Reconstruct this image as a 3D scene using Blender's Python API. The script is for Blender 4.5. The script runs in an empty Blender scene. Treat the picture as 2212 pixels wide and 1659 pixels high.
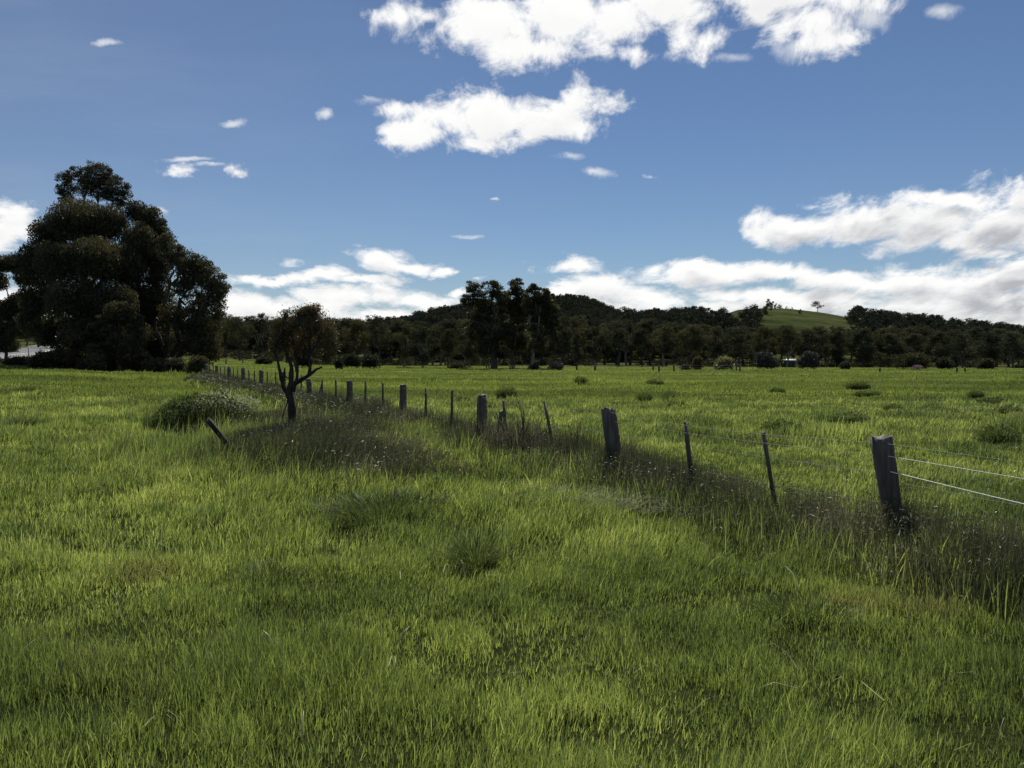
import bpy, math, random
import numpy as np
from mathutils import Vector
random.seed(7)
rng = np.random.default_rng(7)
C = bpy.context.scene.collection
SC = bpy.context.scene
R = math.radians

# ------------------------------------------------------------------ camera
EYE = 1.65
F = 829.0                    # focal length in pixels of a 1024 px wide picture
PITCH = math.atan(32 / F)    # the camera looks slightly down
cam = bpy.data.cameras.new('camera')
cam.sensor_width = 36
cam.lens = 36 * F / 1024
cam.clip_end = 20000
cam.clip_start = 0.05
cam_o = bpy.data.objects.new('camera', cam)
C.objects.link(cam_o)
cam_o.location = (0, 0, EYE)
cam_o.rotation_euler = (math.pi / 2 - PITCH, 0, 0)
SC.camera = cam_o

# ------------------------------------------------------------------ light
SUN_EL, SUN_AZ = R(47), R(4)
SKY_STRENGTH = 0.047
S = Vector((math.sin(SUN_AZ) * math.cos(SUN_EL), math.cos(SUN_AZ) * math.cos(SUN_EL), math.sin(SUN_EL)))
sl = bpy.data.lights.new('sun', 'SUN')
sl.energy = 5.0
sl.angle = R(0.53)
sl.color = (1.0, 0.95, 0.86)
so = bpy.data.objects.new('sun', sl)
C.objects.link(so)
so.rotation_euler = S.to_track_quat('Z', 'Y').to_euler()
SC.view_settings.view_transform = 'Standard'
SC.view_settings.look = 'None'
SC.view_settings.exposure = 0.25
SC.view_settings.gamma = 1
SC.cycles.max_bounces = 6
SC.cycles.transparent_max_bounces = 8
SC.cycles.diffuse_bounces = 3
SC.cycles.glossy_bounces = 2
SC.cycles.transmission_bounces = 4
SC.cycles.sample_clamp_indirect = 4.0


def uv_of(px, py):
    """direction through a pixel, as (x/y, z/y) in world axes"""
    x, z = (px - 512) / F, (384 - py) / F
    y = math.cos(PITCH) + z * math.sin(PITCH)
    zz = -math.sin(PITCH) + z * math.cos(PITCH)
    return x / y, zz / y


# ------------------------------------------------------------------ sky with clouds (world)
W = bpy.data.worlds.new('World')
SC.world = W
W.use_nodes = True
nt = W.node_tree
nt.nodes.clear()


class NT:
    def __init__(s, t): s.t = t

    def n(s, typ, **kw):
        o = s.t.nodes.new(typ)
        for k, v in kw.items():
            setattr(o, k, v)
        return o

    def put(s, sock, v):
        if hasattr(v, 'is_linked') or hasattr(v, 'links'):
            s.t.links.new(v, sock)
        else:
            sock.default_value = v

    def math(s, op, a, b=0.0, c=0.0, clamp=False):
        o = s.n('ShaderNodeMath', operation=op, use_clamp=clamp)
        for i, v in enumerate((a, b, c)):
            s.put(o.inputs[i], v)
        return o.outputs[0]

    def vec(s, op, a, b=(0, 0, 0), scale=None):
        o = s.n('ShaderNodeVectorMath', operation=op)
        s.put(o.inputs[0], a)
        s.put(o.inputs[1], b)
        if scale is not None:
            s.put(o.inputs['Scale'], scale)
        return o.outputs['Value'] if op in ('LENGTH', 'DOT_PRODUCT') else o.outputs[0]

    def noise(s, v, scale, detail=2, rough=0.5, col=False, dist=0.0):
        o = s.n('ShaderNodeTexNoise')
        if v is not None:
            s.put(o.inputs['Vector'], v)
        o.inputs['Scale'].default_value = scale
        o.inputs['Detail'].default_value = detail
        o.inputs['Roughness'].default_value = rough
        o.inputs['Distortion'].default_value = dist
        return o.outputs['Color'] if col else o.outputs['Fac']

    def smooth(s, v, a, b, lo=0.0, hi=1.0):
        o = s.n('ShaderNodeMapRange', interpolation_type='SMOOTHSTEP')
        s.put(o.inputs[0], v)
        for i, q in zip((1, 2, 3, 4), (a, b, lo, hi)):
            s.put(o.inputs[i], q)
        return o.outputs[0]

    def mix(s, f, a, b):
        o = s.n('ShaderNodeMix', data_type='RGBA')
        s.put(o.inputs[0], f)
        s.put(o.inputs[6], a)
        s.put(o.inputs[7], b)
        return o.outputs[2]


# cumulus: x, y, radius x, radius y, softness (0 = solid, towards 1 = wispy); in 2212 px picture units
CL = [
 (1040,50,170,66,0),(1130,100,110,50,0),(880,30,55,36,.3),(1230,30,120,60,0),(1340,50,120,62,.1),(1440,10,120,60,.1),
 (1480,75,60,45,.35),(1545,85,55,45,.35),(1640,20,60,70,.3),(1745,40,100,62,.15),(1790,85,80,45,.4),(1735,105,50,35,.5),
 (1700,-10,200,40,0),(1360,115,70,28,.4),(1885,25,40,50,.65),(2035,15,50,24,.65),(1590,120,60,20,.6),
 (950,243,100,52,0),(1080,262,140,56,0),(1190,278,110,38,.05),(860,240,65,26,.4),(805,228,40,18,.6),(1240,225,45,50,.3),
 (1300,232,65,32,.45),(900,283,60,38,.2),(1050,305,80,22,.4),
 (707,247,17,17,.5),(527,266,30,13,.7),(250,88,30,11,.75),(1218,337,32,12,.6),(1290,365,36,12,.65),(1385,378,16,9,.7),
 (1060,432,18,6,.75),(1010,512,30,10,.8),
 (10,470,60,62,.1),(0,510,60,30,.2),(372,374,52,17,.35),(400,350,90,9,.7),(510,381,38,17,.4),(460,365,50,10,.7),(330,455,28,16,.65),
 (640,565,32,9,.55),(820,566,66,24,.1),(895,580,60,17,.1),(955,587,26,12,.3),
 (590,605,90,13,.2),(690,600,80,17,.15),(800,611,90,11,.25),
 (560,658,90,26,0),(700,652,150,24,0),(820,642,60,26,0),(900,660,90,22,0),(780,695,220,22,0),(965,662,50,15,.2),(560,695,120,20,0),
 (1225,576,75,18,.2),(1040,597,20,8,.7),(1000,637,22,13,.3),(1290,628,100,30,0),(1400,642,110,22,0),(1210,640,60,24,0),
 (1470,586,80,22,.05),(1560,592,130,22,.05),(1680,587,110,20,.05),(1800,602,130,22,0),(1640,642,130,17,0),(1760,655,180,28,0),(1560,668,60,12,.2),(1300,668,120,14,.1),
 (1640,510,46,24,.25),(1720,494,100,44,0),(1850,485,130,58,0),(1980,485,140,58,0),(2060,525,100,25,.05),(2050,432,70,22,.25),
 (2150,480,130,72,0),(2200,415,90,55,.05),(2200,380,40,18,.4),(2150,545,80,18,.2),(1750,435,30,10,.6),
 (1930,612,140,28,0),(2100,625,140,40,0),(2200,605,90,42,0),(2000,665,240,34,0),(2220,680,140,40,0),
 (2330,520,150,110,0),(2400,660,300,60,0),(-160,640,300,40,.1),(-300,480,180,60,.2),(1300,700,1400,12,.1),
]
WISPS = [q_ for q_ in CL if q_[4] > .45]
CL = [(q_[0], q_[1], q_[2] * 1.03, q_[3] * (1.22 if q_[1] > 560 else 1.0), q_[4]) for q_ in CL if q_[4] <= .45]


def cloud_group(name, blobs, grow):
    sky_group = bpy.data.node_groups.new(name, 'ShaderNodeTree')
    sky_group.interface.new_socket('Vector', in_out='INPUT', socket_type='NodeSocketVector')
    sky_group.interface.new_socket('Distance', in_out='OUTPUT', socket_type='NodeSocketFloat')
    g = NT(sky_group)
    gi = g.n('NodeGroupInput'); go = g.n('NodeGroupOutput')
    cur = None
    vin = gi.outputs[0]
    for ci, (cx, cy, rx, ry, sf) in enumerate(blobs):
        if ci and ci % 6 == 0:      # keeps the evaluation in sequence (the shader stack is small)
            o_ = g.n('ShaderNodeVectorMath', operation='MULTIPLY_ADD')
            g.t.links.new(cur, o_.inputs[0]); o_.inputs[1].default_value = (1e-6, 1e-6, 0)
            g.t.links.new(gi.outputs[0], o_.inputs[2]); vin = o_.outputs[0]
        u, v = uv_of(cx * k, cy * k)
        m = g.n('ShaderNodeMapping', vector_type='TEXTURE')
        g.t.links.new(vin, m.inputs[0])
        # TEXTURE mapping divides by scale after subtracting location
        m.inputs['Location'].default_value = (u, v, -sf)
        m.inputs['Scale'].default_value = (rx * k / F * grow, ry * k / F * grow * (.8 if grow < 1 else 1), 1)
        d = g.vec('LENGTH', m.outputs[0])
        cur = d if cur is None else g.math('SMOOTH_MIN', cur, d, 0.25)
    g.t.links.new(cur, go.inputs[0])
    return sky_group


k = 1024 / 2212
sky_group = cloud_group('cumulus_distance', CL, 1.12)
wisp_group = cloud_group('wisp_distance', [(a_, b_, c_, d_, .35) for a_, b_, c_, d_, _ in WISPS], 0.85)

w = NT(nt)
out = w.n('ShaderNodeOutputWorld')
tc = w.n('ShaderNodeTexCoord')
sep = w.n('ShaderNodeSeparateXYZ')
nt.links.new(tc.outputs['Generated'], sep.inputs[0])
ydiv = w.math('MAXIMUM', sep.outputs[1], 0.05)
u_ = w.math('DIVIDE', sep.outputs[0], ydiv)
v_ = w.math('DIVIDE', sep.outputs[2], ydiv)
comb = w.n('ShaderNodeCombineXYZ')
nt.links.new(u_, comb.inputs[0]); nt.links.new(v_, comb.inputs[1])
UV = comb.outputs[0]
# billows shrink towards the horizon, as clouds farther away do
vv = w.math('MAXIMUM', v_, 0.0)
pers = w.math('DIVIDE', 1.0, w.math('ADD', vv, 0.16))
cm2 = w.n('ShaderNodeCombineXYZ')
nt.links.new(w.math('MULTIPLY', u_, w.math('POWER', pers, 0.45)), cm2.inputs[0])
nt.links.new(w.math('MULTIPLY', w.math('LOGARITHM', w.math('ADD', vv, 0.10), 2.718), 0.62), cm2.inputs[1])
NV = cm2.outputs[0]
warp = w.noise(NV, 5.0, 5, 0.6, col=True)
warp = w.vec('SUBTRACT', warp, (0.5, 0.5, 0.5))
warp = w.vec('MULTIPLY', warp, (0.12, 0.05, 0.0))
UVW = w.vec('ADD', UV, warp)
nz1 = w.noise(NV, 10.0, 12, 0.66, dist=0.35)
nz2 = w.noise(NV, 3.2, 6, 0.6)


def cloud_density(vecsock, nz, grp=None):
    gg = w.n('ShaderNodeGroup'); gg.node_tree = grp or sky_group
    nt.links.new(vecsock, gg.inputs[0])
    a = w.math('SUBTRACT', 1.02, gg.outputs[0])
    b = w.math('MULTIPLY', w.math('SUBTRACT', nz, 0.5), w.smooth(v_, .04, .28, 1.9, 2.9))
    return w.math('ADD', a, b)


D1 = cloud_density(UVW, nz1)
alpha = w.smooth(D1, -0.06, 0.62)
DW = cloud_density(UVW, nz1, wisp_group)
alpha = w.math('MAXIMUM', alpha, w.math('MULTIPLY', w.smooth(DW, -0.35, 1.1), 0.7))
# second look a little towards the sun (up): how much cloud the light has to cross
off = w.vec('ADD', UVW, (0.0, 0.016, 0.0))
nz1b = w.noise(w.vec('ADD', NV, (0.0, 0.035, 0.0)), 10.0, 5, 0.55, dist=0.35)
D2 = cloud_density(off, nz1b)
thick = w.smooth(D2, 0.05, 1.15)
lowness = w.smooth(v_, 0.10, 0.34, 1.0, 0.30)
greyness = w.math('MULTIPLY', thick, lowness)
greyness = w.math('MULTIPLY', greyness, w.smooth(nz2, 0.35, 0.72, 0.35, 1.25))
side = w.smooth(u_, -0.15, 0.45, 0.45, 1.0)
greyness = w.math('MULTIPLY', greyness, side, clamp=True)
ccol = w.mix(greyness, (0.98, 0.98, 0.97, 1), (0.46, 0.47, 0.50, 1))
# faint whitening, added to brighten the left side of the sky
left_bright = w.noise(w.vec('MULTIPLY', NV, (0.5, 2.2, 1)), 3.0, 6, 0.6)
left_bright = w.math('MULTIPLY', w.math('ADD', w.smooth(left_bright, 0.35, 0.85), 0.6), w.smooth(u_, 0.2, -0.7, 0.0, 0.07))
# generic unseen cloud overhead and behind the camera, added for ambient light
gen = w.noise(tc.outputs['Generated'], 3.5, 7, 0.62)
genA = w.math('MULTIPLY', w.smooth(gen, 0.52, 0.66), w.smooth(sep.outputs[1], 0.10, 0.25, 1.0, 0.0))
front = w.smooth(sep.outputs[1], 0.10, 0.25)
A = w.math('MAXIMUM', w.math('MULTIPLY', w.math('MAXIMUM', alpha, left_bright), front), genA)
A = w.math('MULTIPLY', A, w.smooth(sep.outputs[2], -0.02, 0.0))
sky = w.n('ShaderNodeTexSky', sky_type='NISHITA')
sky.sun_disc = False
sky.sun_elevation = SUN_EL
sky.sun_rotation = SUN_AZ
sky.altitude = 300
sky.air_density = 1.0
sky.dust_density = 0.0
sky.ozone_density = 3.0
hsv = w.n('ShaderNodeHueSaturation')
hsv.inputs['Saturation'].default_value = 0.96
nt.links.new(sky.outputs[0], hsv.inputs['Color'])
b1 = w.n('ShaderNodeBackground'); b1.inputs[1].default_value = SKY_STRENGTH
skyt = w.vec('MULTIPLY', hsv.outputs[0], (0.86, 0.955, 1.10))
nt.links.new(skyt, b1.inputs[0])
b2 = w.n('ShaderNodeBackground'); b2.inputs[1].default_value = 0.86
nt.links.new(ccol, b2.inputs[0])
mx = w.n('ShaderNodeMixShader')
nt.links.new(A, mx.inputs[0]); nt.links.new(b1.outputs[0], mx.inputs[1]); nt.links.new(b2.outputs[0], mx.inputs[2])
nt.links.new(mx.outputs[0], out.inputs[0])
W.cycles.sampling_method = 'MANUAL'
W.cycles.sample_map_resolution = 512


# ------------------------------------------------------------------ helpers
def tag(o, label=None, cat=None, group=None, kind=None):
    if label: o['label'] = label
    if cat: o['category'] = cat
    if group: o['group'] = group
    if kind: o['kind'] = kind
    return o


def mesh_np(name, V, Q=None, T=None, attrs=None, smooth=False):
    V = np.asarray(V, dtype=np.float32).reshape(-1, 3)
    me = bpy.data.meshes.new(name)
    parts, starts, tot = [], [], 0
    for A_, n_ in ((Q, 4), (T, 3)):
        if A_ is not None and len(A_):
            A_ = np.asarray(A_, dtype=np.int32).reshape(-1, n_)
            parts.append(A_.ravel())
            starts.append(tot + np.arange(len(A_), dtype=np.int32) * n_)
            tot += A_.size
    L = np.concatenate(parts); st = np.concatenate(starts)
    me.vertices.add(len(V)); me.vertices.foreach_set('co', V.ravel())
    me.loops.add(len(L)); me.loops.foreach_set('vertex_index', L)
    me.polygons.add(len(st)); me.polygons.foreach_set('loop_start', st)
    if smooth:
        me.polygons.foreach_set('use_smooth', np.ones(len(st), dtype=bool))
    me.update(calc_edges=True)
    for nm, arr in (attrs or {}).items():
        a = me.attributes.new(nm, 'FLOAT', 'FACE')
        a.data.foreach_set('value', np.asarray(arr, dtype=np.float32))
    return me


def link(name, me, mat, parent=None, loc=None):
    o = bpy.data.objects.new(name, me)
    if mat is not None and not me.materials:
        me.materials.append(mat)
    C.objects.link(o)
    if parent is not None: o.parent = parent
    if loc is not None: o.location = loc
    return o


def empty(name, loc, rz=0.0, sc=1.0):
    o = bpy.data.objects.new(name, None)
    o.empty_display_size = 0.3
    C.objects.link(o)
    o.location = loc
    o.rotation_euler = (0, 0, rz)
    o.scale = (sc, sc, sc) if not hasattr(sc, '__len__') else sc
    return o


def vnoise(x, y, seed=0):
    """smooth value noise in 0..1"""
    xi, yi = np.floor(x).astype(np.int64), np.floor(y).astype(np.int64)
    fx, fy = x - xi, y - yi
    fx, fy = fx * fx * (3 - 2 * fx), fy * fy * (3 - 2 * fy)

    def h(a, b):
        n = (a * 374761393 + b * 668265263 + seed * 974634777) & 0x7fffffff
        n = ((n ^ (n >> 13)) * 1274126177) & 0x7fffffff
        return ((n ^ (n >> 16)) & 0xffff) / 65535.0
    return (h(xi, yi) * (1 - fx) + h(xi + 1, yi) * fx) * (1 - fy) + (h(xi, yi + 1) * (1 - fx) + h(xi + 1, yi + 1) * fx) * fy


def fbm(x, y, seed=0, oct=4):
    s, a, t = 0, 1.0, 0
    for i in range(oct):
        s = s + a * vnoise(x * 2 ** i, y * 2 ** i, seed + i * 17); t += a; a *= 0.5
    return s / t


def sstep(x, a, b):
    t = np.clip((x - a) / (b - a), 0, 1)
    return t * t * (3 - 2 * t)


# ------------------------------------------------------------------ terrain
# picture row of the ground 200 m off, by direction, and of the ridge 500 m off
EDGE_PX = [-900, -200, 0, 60, 110, 200, 262, 320, 400, 600, 800, 1024, 1900]
EDGE_Y = [340, 344, 344, 346, 354, 357, 359.5, 364.5, 365.5, 366, 367, 368, 368]
RID_PX = [-900, -200, 0, 200, 300, 380, 408, 420, 438, 461, 500, 551, 580, 590, 600, 608, 625, 650, 700, 725, 738, 765, 790, 820, 847, 880, 917, 954, 995, 1024, 1200, 1900]
RID_Y = [330, 330, 330, 332, 334, 332, 329, 325, 321, 317, 313, 308, 308, 311, 316, 319, 322, 322, 320, 315, 311, 309.5, 310.3, 314, 318.5, 323, 327, 331, 335, 338, 343, 343]



def gz(X, Y):
    X = np.asarray(X, dtype=float); Y = np.asarray(Y, dtype=float)
    Yc = np.maximum(Y, 1.0)
    px = 512 + F * np.clip(X / Yc, -2, 2)
    ze = EYE + (352 - np.interp(px, EDGE_PX, EDGE_Y)) / F * 200
    zr = EYE + (352 - np.interp(px, RID_PX, RID_Y)) / F * 500
    s = np.clip(Yc / 200, 0, 1.0) ** 1.7
    z = ze * s
    t = sstep(Yc, 225, 500)
    z = z * (1 - t) + zr * t * (1 - 0.75 * sstep(Yc, 520, 1100))
    near = 1 - sstep(Yc, 90, 200)
    z = z + near * (0.16 * (fbm(X / 5.5 + 30, Y / 5.5 + 11, 3, 2) - 0.5) * sstep(Yc, 3, 9) )
    z = z + (1 - near) * 1.6 * (fbm(X / 70, Y / 70, 9, 3) - 0.5) * sstep(Yc, 230, 320)
    # shallow ditch between the near field and the road embankment on the left
    return z


def G(px, Y, dz=0.0):
    u = (px - 512) / F
    X = u * Y
    return Vector((X, Y, float(gz(X, Y)) + dz))


def P(px, py, Y):
    u, v = uv_of(px, py)
    return Vector((u * Y, Y, EYE + v * Y))


# ------------------------------------------------------------------ materials
def mat_new(name):
    m = bpy.data.materials.new(name); m.use_nodes = True
    m.node_tree.nodes.clear()
    n = NT(m.node_tree)
    o = n.n('ShaderNodeOutputMaterial')
    return m, n, o


def geo_pos(n):
    return n.n('ShaderNodeNewGeometry').outputs['Position']


def attr(n, name):
    a = n.n('ShaderNodeAttribute'); a.attribute_name = name
    return a.outputs['Fac']


def ramp(n, f, stops):
    r = n.n('ShaderNodeValToRGB')
    n.put(r.inputs[0], f)
    e = r.color_ramp.elements
    while len(e) < len(stops): e.new(0.5)
    for q, (p, c) in zip(e, stops):
        q.position = p; q.color = (*c, 1)
    return r.outputs[0]


def leafy(name, stops, trans=0.5, trans_tint=(1.0, 1.0, 0.55), gloss=0.06, rough=0.4, patch=None, patch_scale=0.25, rnd_amt=0.5, noise_scale=0.6, objvar=False, stretch=None):
    """thin leaves: diffuse + light passing through + a waxy sheen"""
    m, n, o = mat_new(name)
    pos = geo_pos(n)
    if stretch: pos = n.vec('MULTIPLY', pos, stretch)
    nz = n.noise(pos, noise_scale, 4, 0.6)
    nz = n.smooth(nz, 0.30, 0.70)
    r = attr(n, 'rnd')
    f = n.math('ADD', n.math('MULTIPLY', nz, 1 - rnd_amt), n.math('MULTIPLY', r, rnd_amt))
    col = ramp(n, f, stops)
    if patch:
        p = n.noise(pos, patch_scale, 3, 0.55)
        p2 = n.smooth(p, patch[1], patch[1] + 0.14)
        p2 = n.math('MULTIPLY', p2, n.math('ADD', 0.35, n.math('MULTIPLY', r, 0.6)))
        col = n.mix(p2, col, (*patch[0], 1))
    if objvar:
        oi = n.n('ShaderNodeObjectInfo')
        col = n.vec('MULTIPLY', col, ramp(n, oi.outputs['Random'], [(0.0, (0.72, 0.78, 0.80)), (0.5, (1, 1, 1)), (1.0, (1.38, 1.25, 1.0))]))
    d = n.n('ShaderNodeBsdfDiffuse'); n.put(d.inputs[0], col)
    t = n.n('ShaderNodeBsdfTranslucent')
    n.put(t.inputs[0], n.vec('MULTIPLY', col, tuple(x * 1.25 for x in trans_tint)))
    mx = n.n('ShaderNodeMixShader'); mx.inputs[0].default_value = trans
    n.t.links.new(d.outputs[0], mx.inputs[1]); n.t.links.new(t.outputs[0], mx.inputs[2])
    gl = n.n('ShaderNodeBsdfGlossy'); gl.inputs['Roughness'].default_value = rough
    gl.inputs['Color'].default_value = (1, 1, 1, 1)
    m2 = n.n('ShaderNodeMixShader'); m2.inputs[0].default_value = gloss
    n.t.links.new(mx.outputs[0], m2.inputs[1]); n.t.links.new(gl.outputs[0], m2.inputs[2])
    n.t.links.new(m2.outputs[0], o.inputs[0])
    return m


def rough_mat(name, c1, c2, scale=8, stretch=(1, 1, 1), bump=0.3, rough=0.85, coords='Object', spec=0.3):
    m, n, o = mat_new(name)
    tcn = n.n('ShaderNodeTexCoord')
    v = n.vec('MULTIPLY', tcn.outputs[coords], stretch)
    f = n.noise(v, scale, 8, 0.65)
    f2 = n.smooth(f, 0.32, 0.68)
    b = n.n('ShaderNodeBsdfPrincipled')
    n.put(b.inputs['Base Color'], n.mix(f2, (*c1, 1), (*c2, 1)))
    b.inputs['Roughness'].default_value = rough
    b.inputs['Specular IOR Level'].default_value = spec
    bp = n.n('ShaderNodeBump'); bp.inputs['Strength'].default_value = bump; bp.inputs['Distance'].default_value = 0.02
    n.put(bp.inputs['Height'], f)
    n.t.links.new(bp.outputs[0], b.inputs['Normal'])
    n.t.links.new(b.outputs[0], o.inputs[0])
    return m


M_grass = leafy('grass_blades',
    [(0.10, (0.034, 0.047, 0.024)), (0.38, (0.088, 0.122, 0.048)), (0.64, (0.168, 0.216, 0.076)), (0.90, (0.36, 0.39, 0.165))],
    trans=0.59, trans_tint=(1.15, 1.17, 0.58), gloss=0.05, rough=0.36, patch=((0.165, 0.150, 0.085), 0.58), patch_scale=0.6, rnd_amt=0.55, noise_scale=0.4)
M_far = leafy('paddock_grass',
    [(0.05, (0.058, 0.078, 0.036)), (0.4, (0.105, 0.140, 0.050)), (0.7, (0.165, 0.205, 0.068)), (1.0, (0.25, 0.275, 0.12))],
    trans=0.55, trans_tint=(1.10, 1.13, 0.50), gloss=0.03, rough=0.45, patch=((0.17, 0.15, 0.085), 0.55), patch_scale=0.10, rnd_amt=0.35, noise_scale=0.16, stretch=(.35, 1, 1))
M_dry = leafy('dry_stalks',
    [(0.10, (0.024, 0.032, 0.018)), (0.45, (0.062, 0.072, 0.040)), (0.75, (0.12, 0.125, 0.076)), (0.97, (0.38, 0.36, 0.27))], trans=0.28, trans_tint=(1, .95, .7), gloss=0.03, rough=0.5, rnd_amt=0.6, noise_scale=0.8)
M_pale = leafy('straw', [(0.0, (0.20, 0.21, 0.12)), (1.0, (0.50, 0.50, 0.36))], trans=0.45, trans_tint=(1, 1, .8), gloss=0.03, rough=0.45)  # pale tone also stands in for glints on bent blades
M_weed = leafy('weed_leaves', [(0.0, (0.036, 0.054, 0.024)), (0.6, (0.075, 0.105, 0.042)), (1.0, (0.15, 0.18, 0.08))], trans=0.4, gloss=0.012, rough=0.5, noise_scale=2)
M_flower = leafy('flower_heads', [(0.0, (0.20, 0.21, 0.15)), (1.0, (0.50, 0.50, 0.42))], trans=0.4, trans_tint=(1, 1, 1), gloss=0.03)
M_pink = leafy('pink_blossom', [(0.0, (0.12, 0.08, 0.09)), (1.0, (0.28, 0.20, 0.23))], trans=0.4, trans_tint=(1, .8, 1), gloss=0.02)
M_gum = leafy('gum_leaves', [(0.0, (0.026, 0.030, 0.018)), (0.5, (0.050, 0.051, 0.028)), (1.0, (0.110, 0.096, 0.052))], trans=0.34, trans_tint=(1.1, 1, .6), gloss=0.02, rough=0.45, noise_scale=0.3)
M_gum_far = leafy('far_gum_leaves', [(0.0, (0.022, 0.028, 0.018)), (0.5, (0.045, 0.051, 0.031)), (1.0, (0.098, 0.096, 0.058))], trans=0.28, trans_tint=(1.1, 1, .6), gloss=0.012, rough=0.5, noise_scale=0.12, objvar=True)
M_hill_hazed = leafy('hazed_hill_gum_leaves', [(0.0, (0.022, 0.028, 0.022)), (0.6, (0.038, 0.044, 0.034)), (1.0, (0.060, 0.062, 0.046))], trans=0.15, gloss=0.008, rough=0.5, noise_scale=0.03)  # duller, cooler leaf colour with distance haze painted in
M_wattle = leafy('wattle_leaves', [(0.0, (0.034, 0.038, 0.018)), (0.5, (0.070, 0.064, 0.030)), (1.0, (0.14, 0.098, 0.048))], trans=0.35, trans_tint=(1.1, .95, .6), gloss=0.03, noise_scale=1.5)
M_greybush = leafy('grey_bush_twigs', [(0.0, (0.040, 0.040, 0.040)), (1.0, (0.095, 0.090, 0.090))], trans=0.15, gloss=0.02, noise_scale=0.5)
M_palebush = leafy('pale_bush_leaves', [(0.0, (0.075, 0.085, 0.035)), (1.0, (0.21, 0.20, 0.10))], trans=0.4, gloss=0.03, noise_scale=0.8)
M_bark = rough_mat('bark', (0.030, 0.026, 0.022), (0.085, 0.075, 0.065), 6, (1, 1, .25), 0.6)
M_darkbark = rough_mat('dark_rough_bark', (0.010, 0.009, 0.008), (0.045, 0.038, 0.033), 14, (1, 1, .3), 0.9)
M_palebark = rough_mat('pale_gum_bark', (0.10, 0.09, 0.08), (0.26, 0.24, 0.21), 3, (1, 1, .2), 0.4)
M_wood = rough_mat('weathered_grey_wood', (0.045, 0.040, 0.035), (0.15, 0.135, 0.12), 14, (1, 1, .08), 0.9)
M_twig = rough_mat('twigs', (0.045, 0.032, 0.025), (0.10, 0.075, 0.06), 10)
M_wire = rough_mat('wire', (0.05, 0.045, 0.04), (0.16, 0.14, 0.125), 20, bump=0.1, rough=0.6, spec=0.3)
M_rope = rough_mat('electric_rope', (0.62, 0.62, 0.55), (0.8, 0.8, 0.74), 60, bump=0.1, rough=0.5)
M_white = rough_mat('white_paint', (0.65, 0.65, 0.62), (0.8, 0.8, 0.78), 12, bump=0.05, rough=0.5)

# ground
mg, n, o = mat_new('field_soil_and_turf')
pos = geo_pos(n)
sepn = n.n('ShaderNodeSeparateXYZ'); n.put(sepn.inputs[0], pos)
fa = n.smooth(n.noise(pos, 0.16, 4, 0.6), 0.32, 0.68)
fine = n.smooth(n.noise(pos, 5.0, 5, 0.7), 0.3, 0.7)
turf = n.mix(fa, (0.052, 0.074, 0.020, 1), (0.105, 0.140, 0.034, 1))
soil = n.mix(fine, (0.018, 0.026, 0.010, 1), (0.045, 0.055, 0.018, 1))
dist = n.vec('LENGTH', pos)
col = n.mix(n.smooth(dist, 18, 75), soil, turf)
drym = n.smooth(n.noise(n.vec('MULTIPLY', pos, (0.25, 1, 1)), 0.06, 3, 0.6), 0.52, 0.66)
col = n.mix(n.math('MULTIPLY', drym, 0.55), col, (0.15, 0.135, 0.07, 1))
hilln = n.noise(n.vec('MULTIPLY', pos, (.5, 1.0, 3.0)), 0.06, 9, 0.75)
hillc = ramp(n, hilln, [(0.3, (0.020, 0.028, 0.010)), (0.44, (0.034, 0.047, 0.017)), (0.54, (0.055, 0.064, 0.026)), (0.68, (0.10, 0.092, 0.048))])
floorc = n.mix(fine, (0.040, 0.040, 0.022, 1), (0.085, 0.085, 0.040, 1))
fl = n.math('MULTIPLY', n.smooth(sepn.outputs[1], 160, 190), n.smooth(n.noise(pos, 0.09, 3, 0.6), 0.42, 0.52))
col = n.mix(fl, col, floorc)
col = n.mix(n.smooth(sepn.outputs[1], 240, 320), col, hillc)
b = n.n('ShaderNodeBsdfPrincipled'); n.put(b.inputs['Base Color'], col)
b.inputs['Roughness'].default_value = 0.95; b.inputs['Specular IOR Level'].default_value = 0.0
bp = n.n('ShaderNodeBump'); bp.inputs['Strength'].default_value = 0.8; bp.inputs['Distance'].default_value = 0.25
n.put(bp.inputs['Height'], n.noise(pos, 2.0, 8, 0.75)); n.t.links.new(bp.outputs[0], b.inputs['Normal'])
n.t.links.new(b.outputs[0], o.inputs[0])

xs = np.sinh(np.linspace(-1, 1, 421) * 6.2) / math.sinh(6.2) * 2600
ya = np.sinh(np.linspace(0, 1, 420) * 5.0) / math.sinh(5.0) * 2600
ys = np.concatenate([-ya[1:140][::-1], ya])
XX, YY = np.meshgrid(xs, ys)
ZZ = gz(XX, YY)
nx_, ny_ = len(xs), len(ys)
idx = np.arange(nx_ * ny_).reshape(ny_, nx_)
Q = np.stack([idx[:-1, :-1], idx[:-1, 1:], idx[1:, 1:], idx[1:, :-1]], -1).reshape(-1, 4)
gme = mesh_np('ground', np.stack([XX, YY, ZZ], -1).reshape(-1, 3), Q, smooth=True)
tag(link('ground', gme, mg), 'grassy field running back to low hills', None, None, 'structure')


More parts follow.
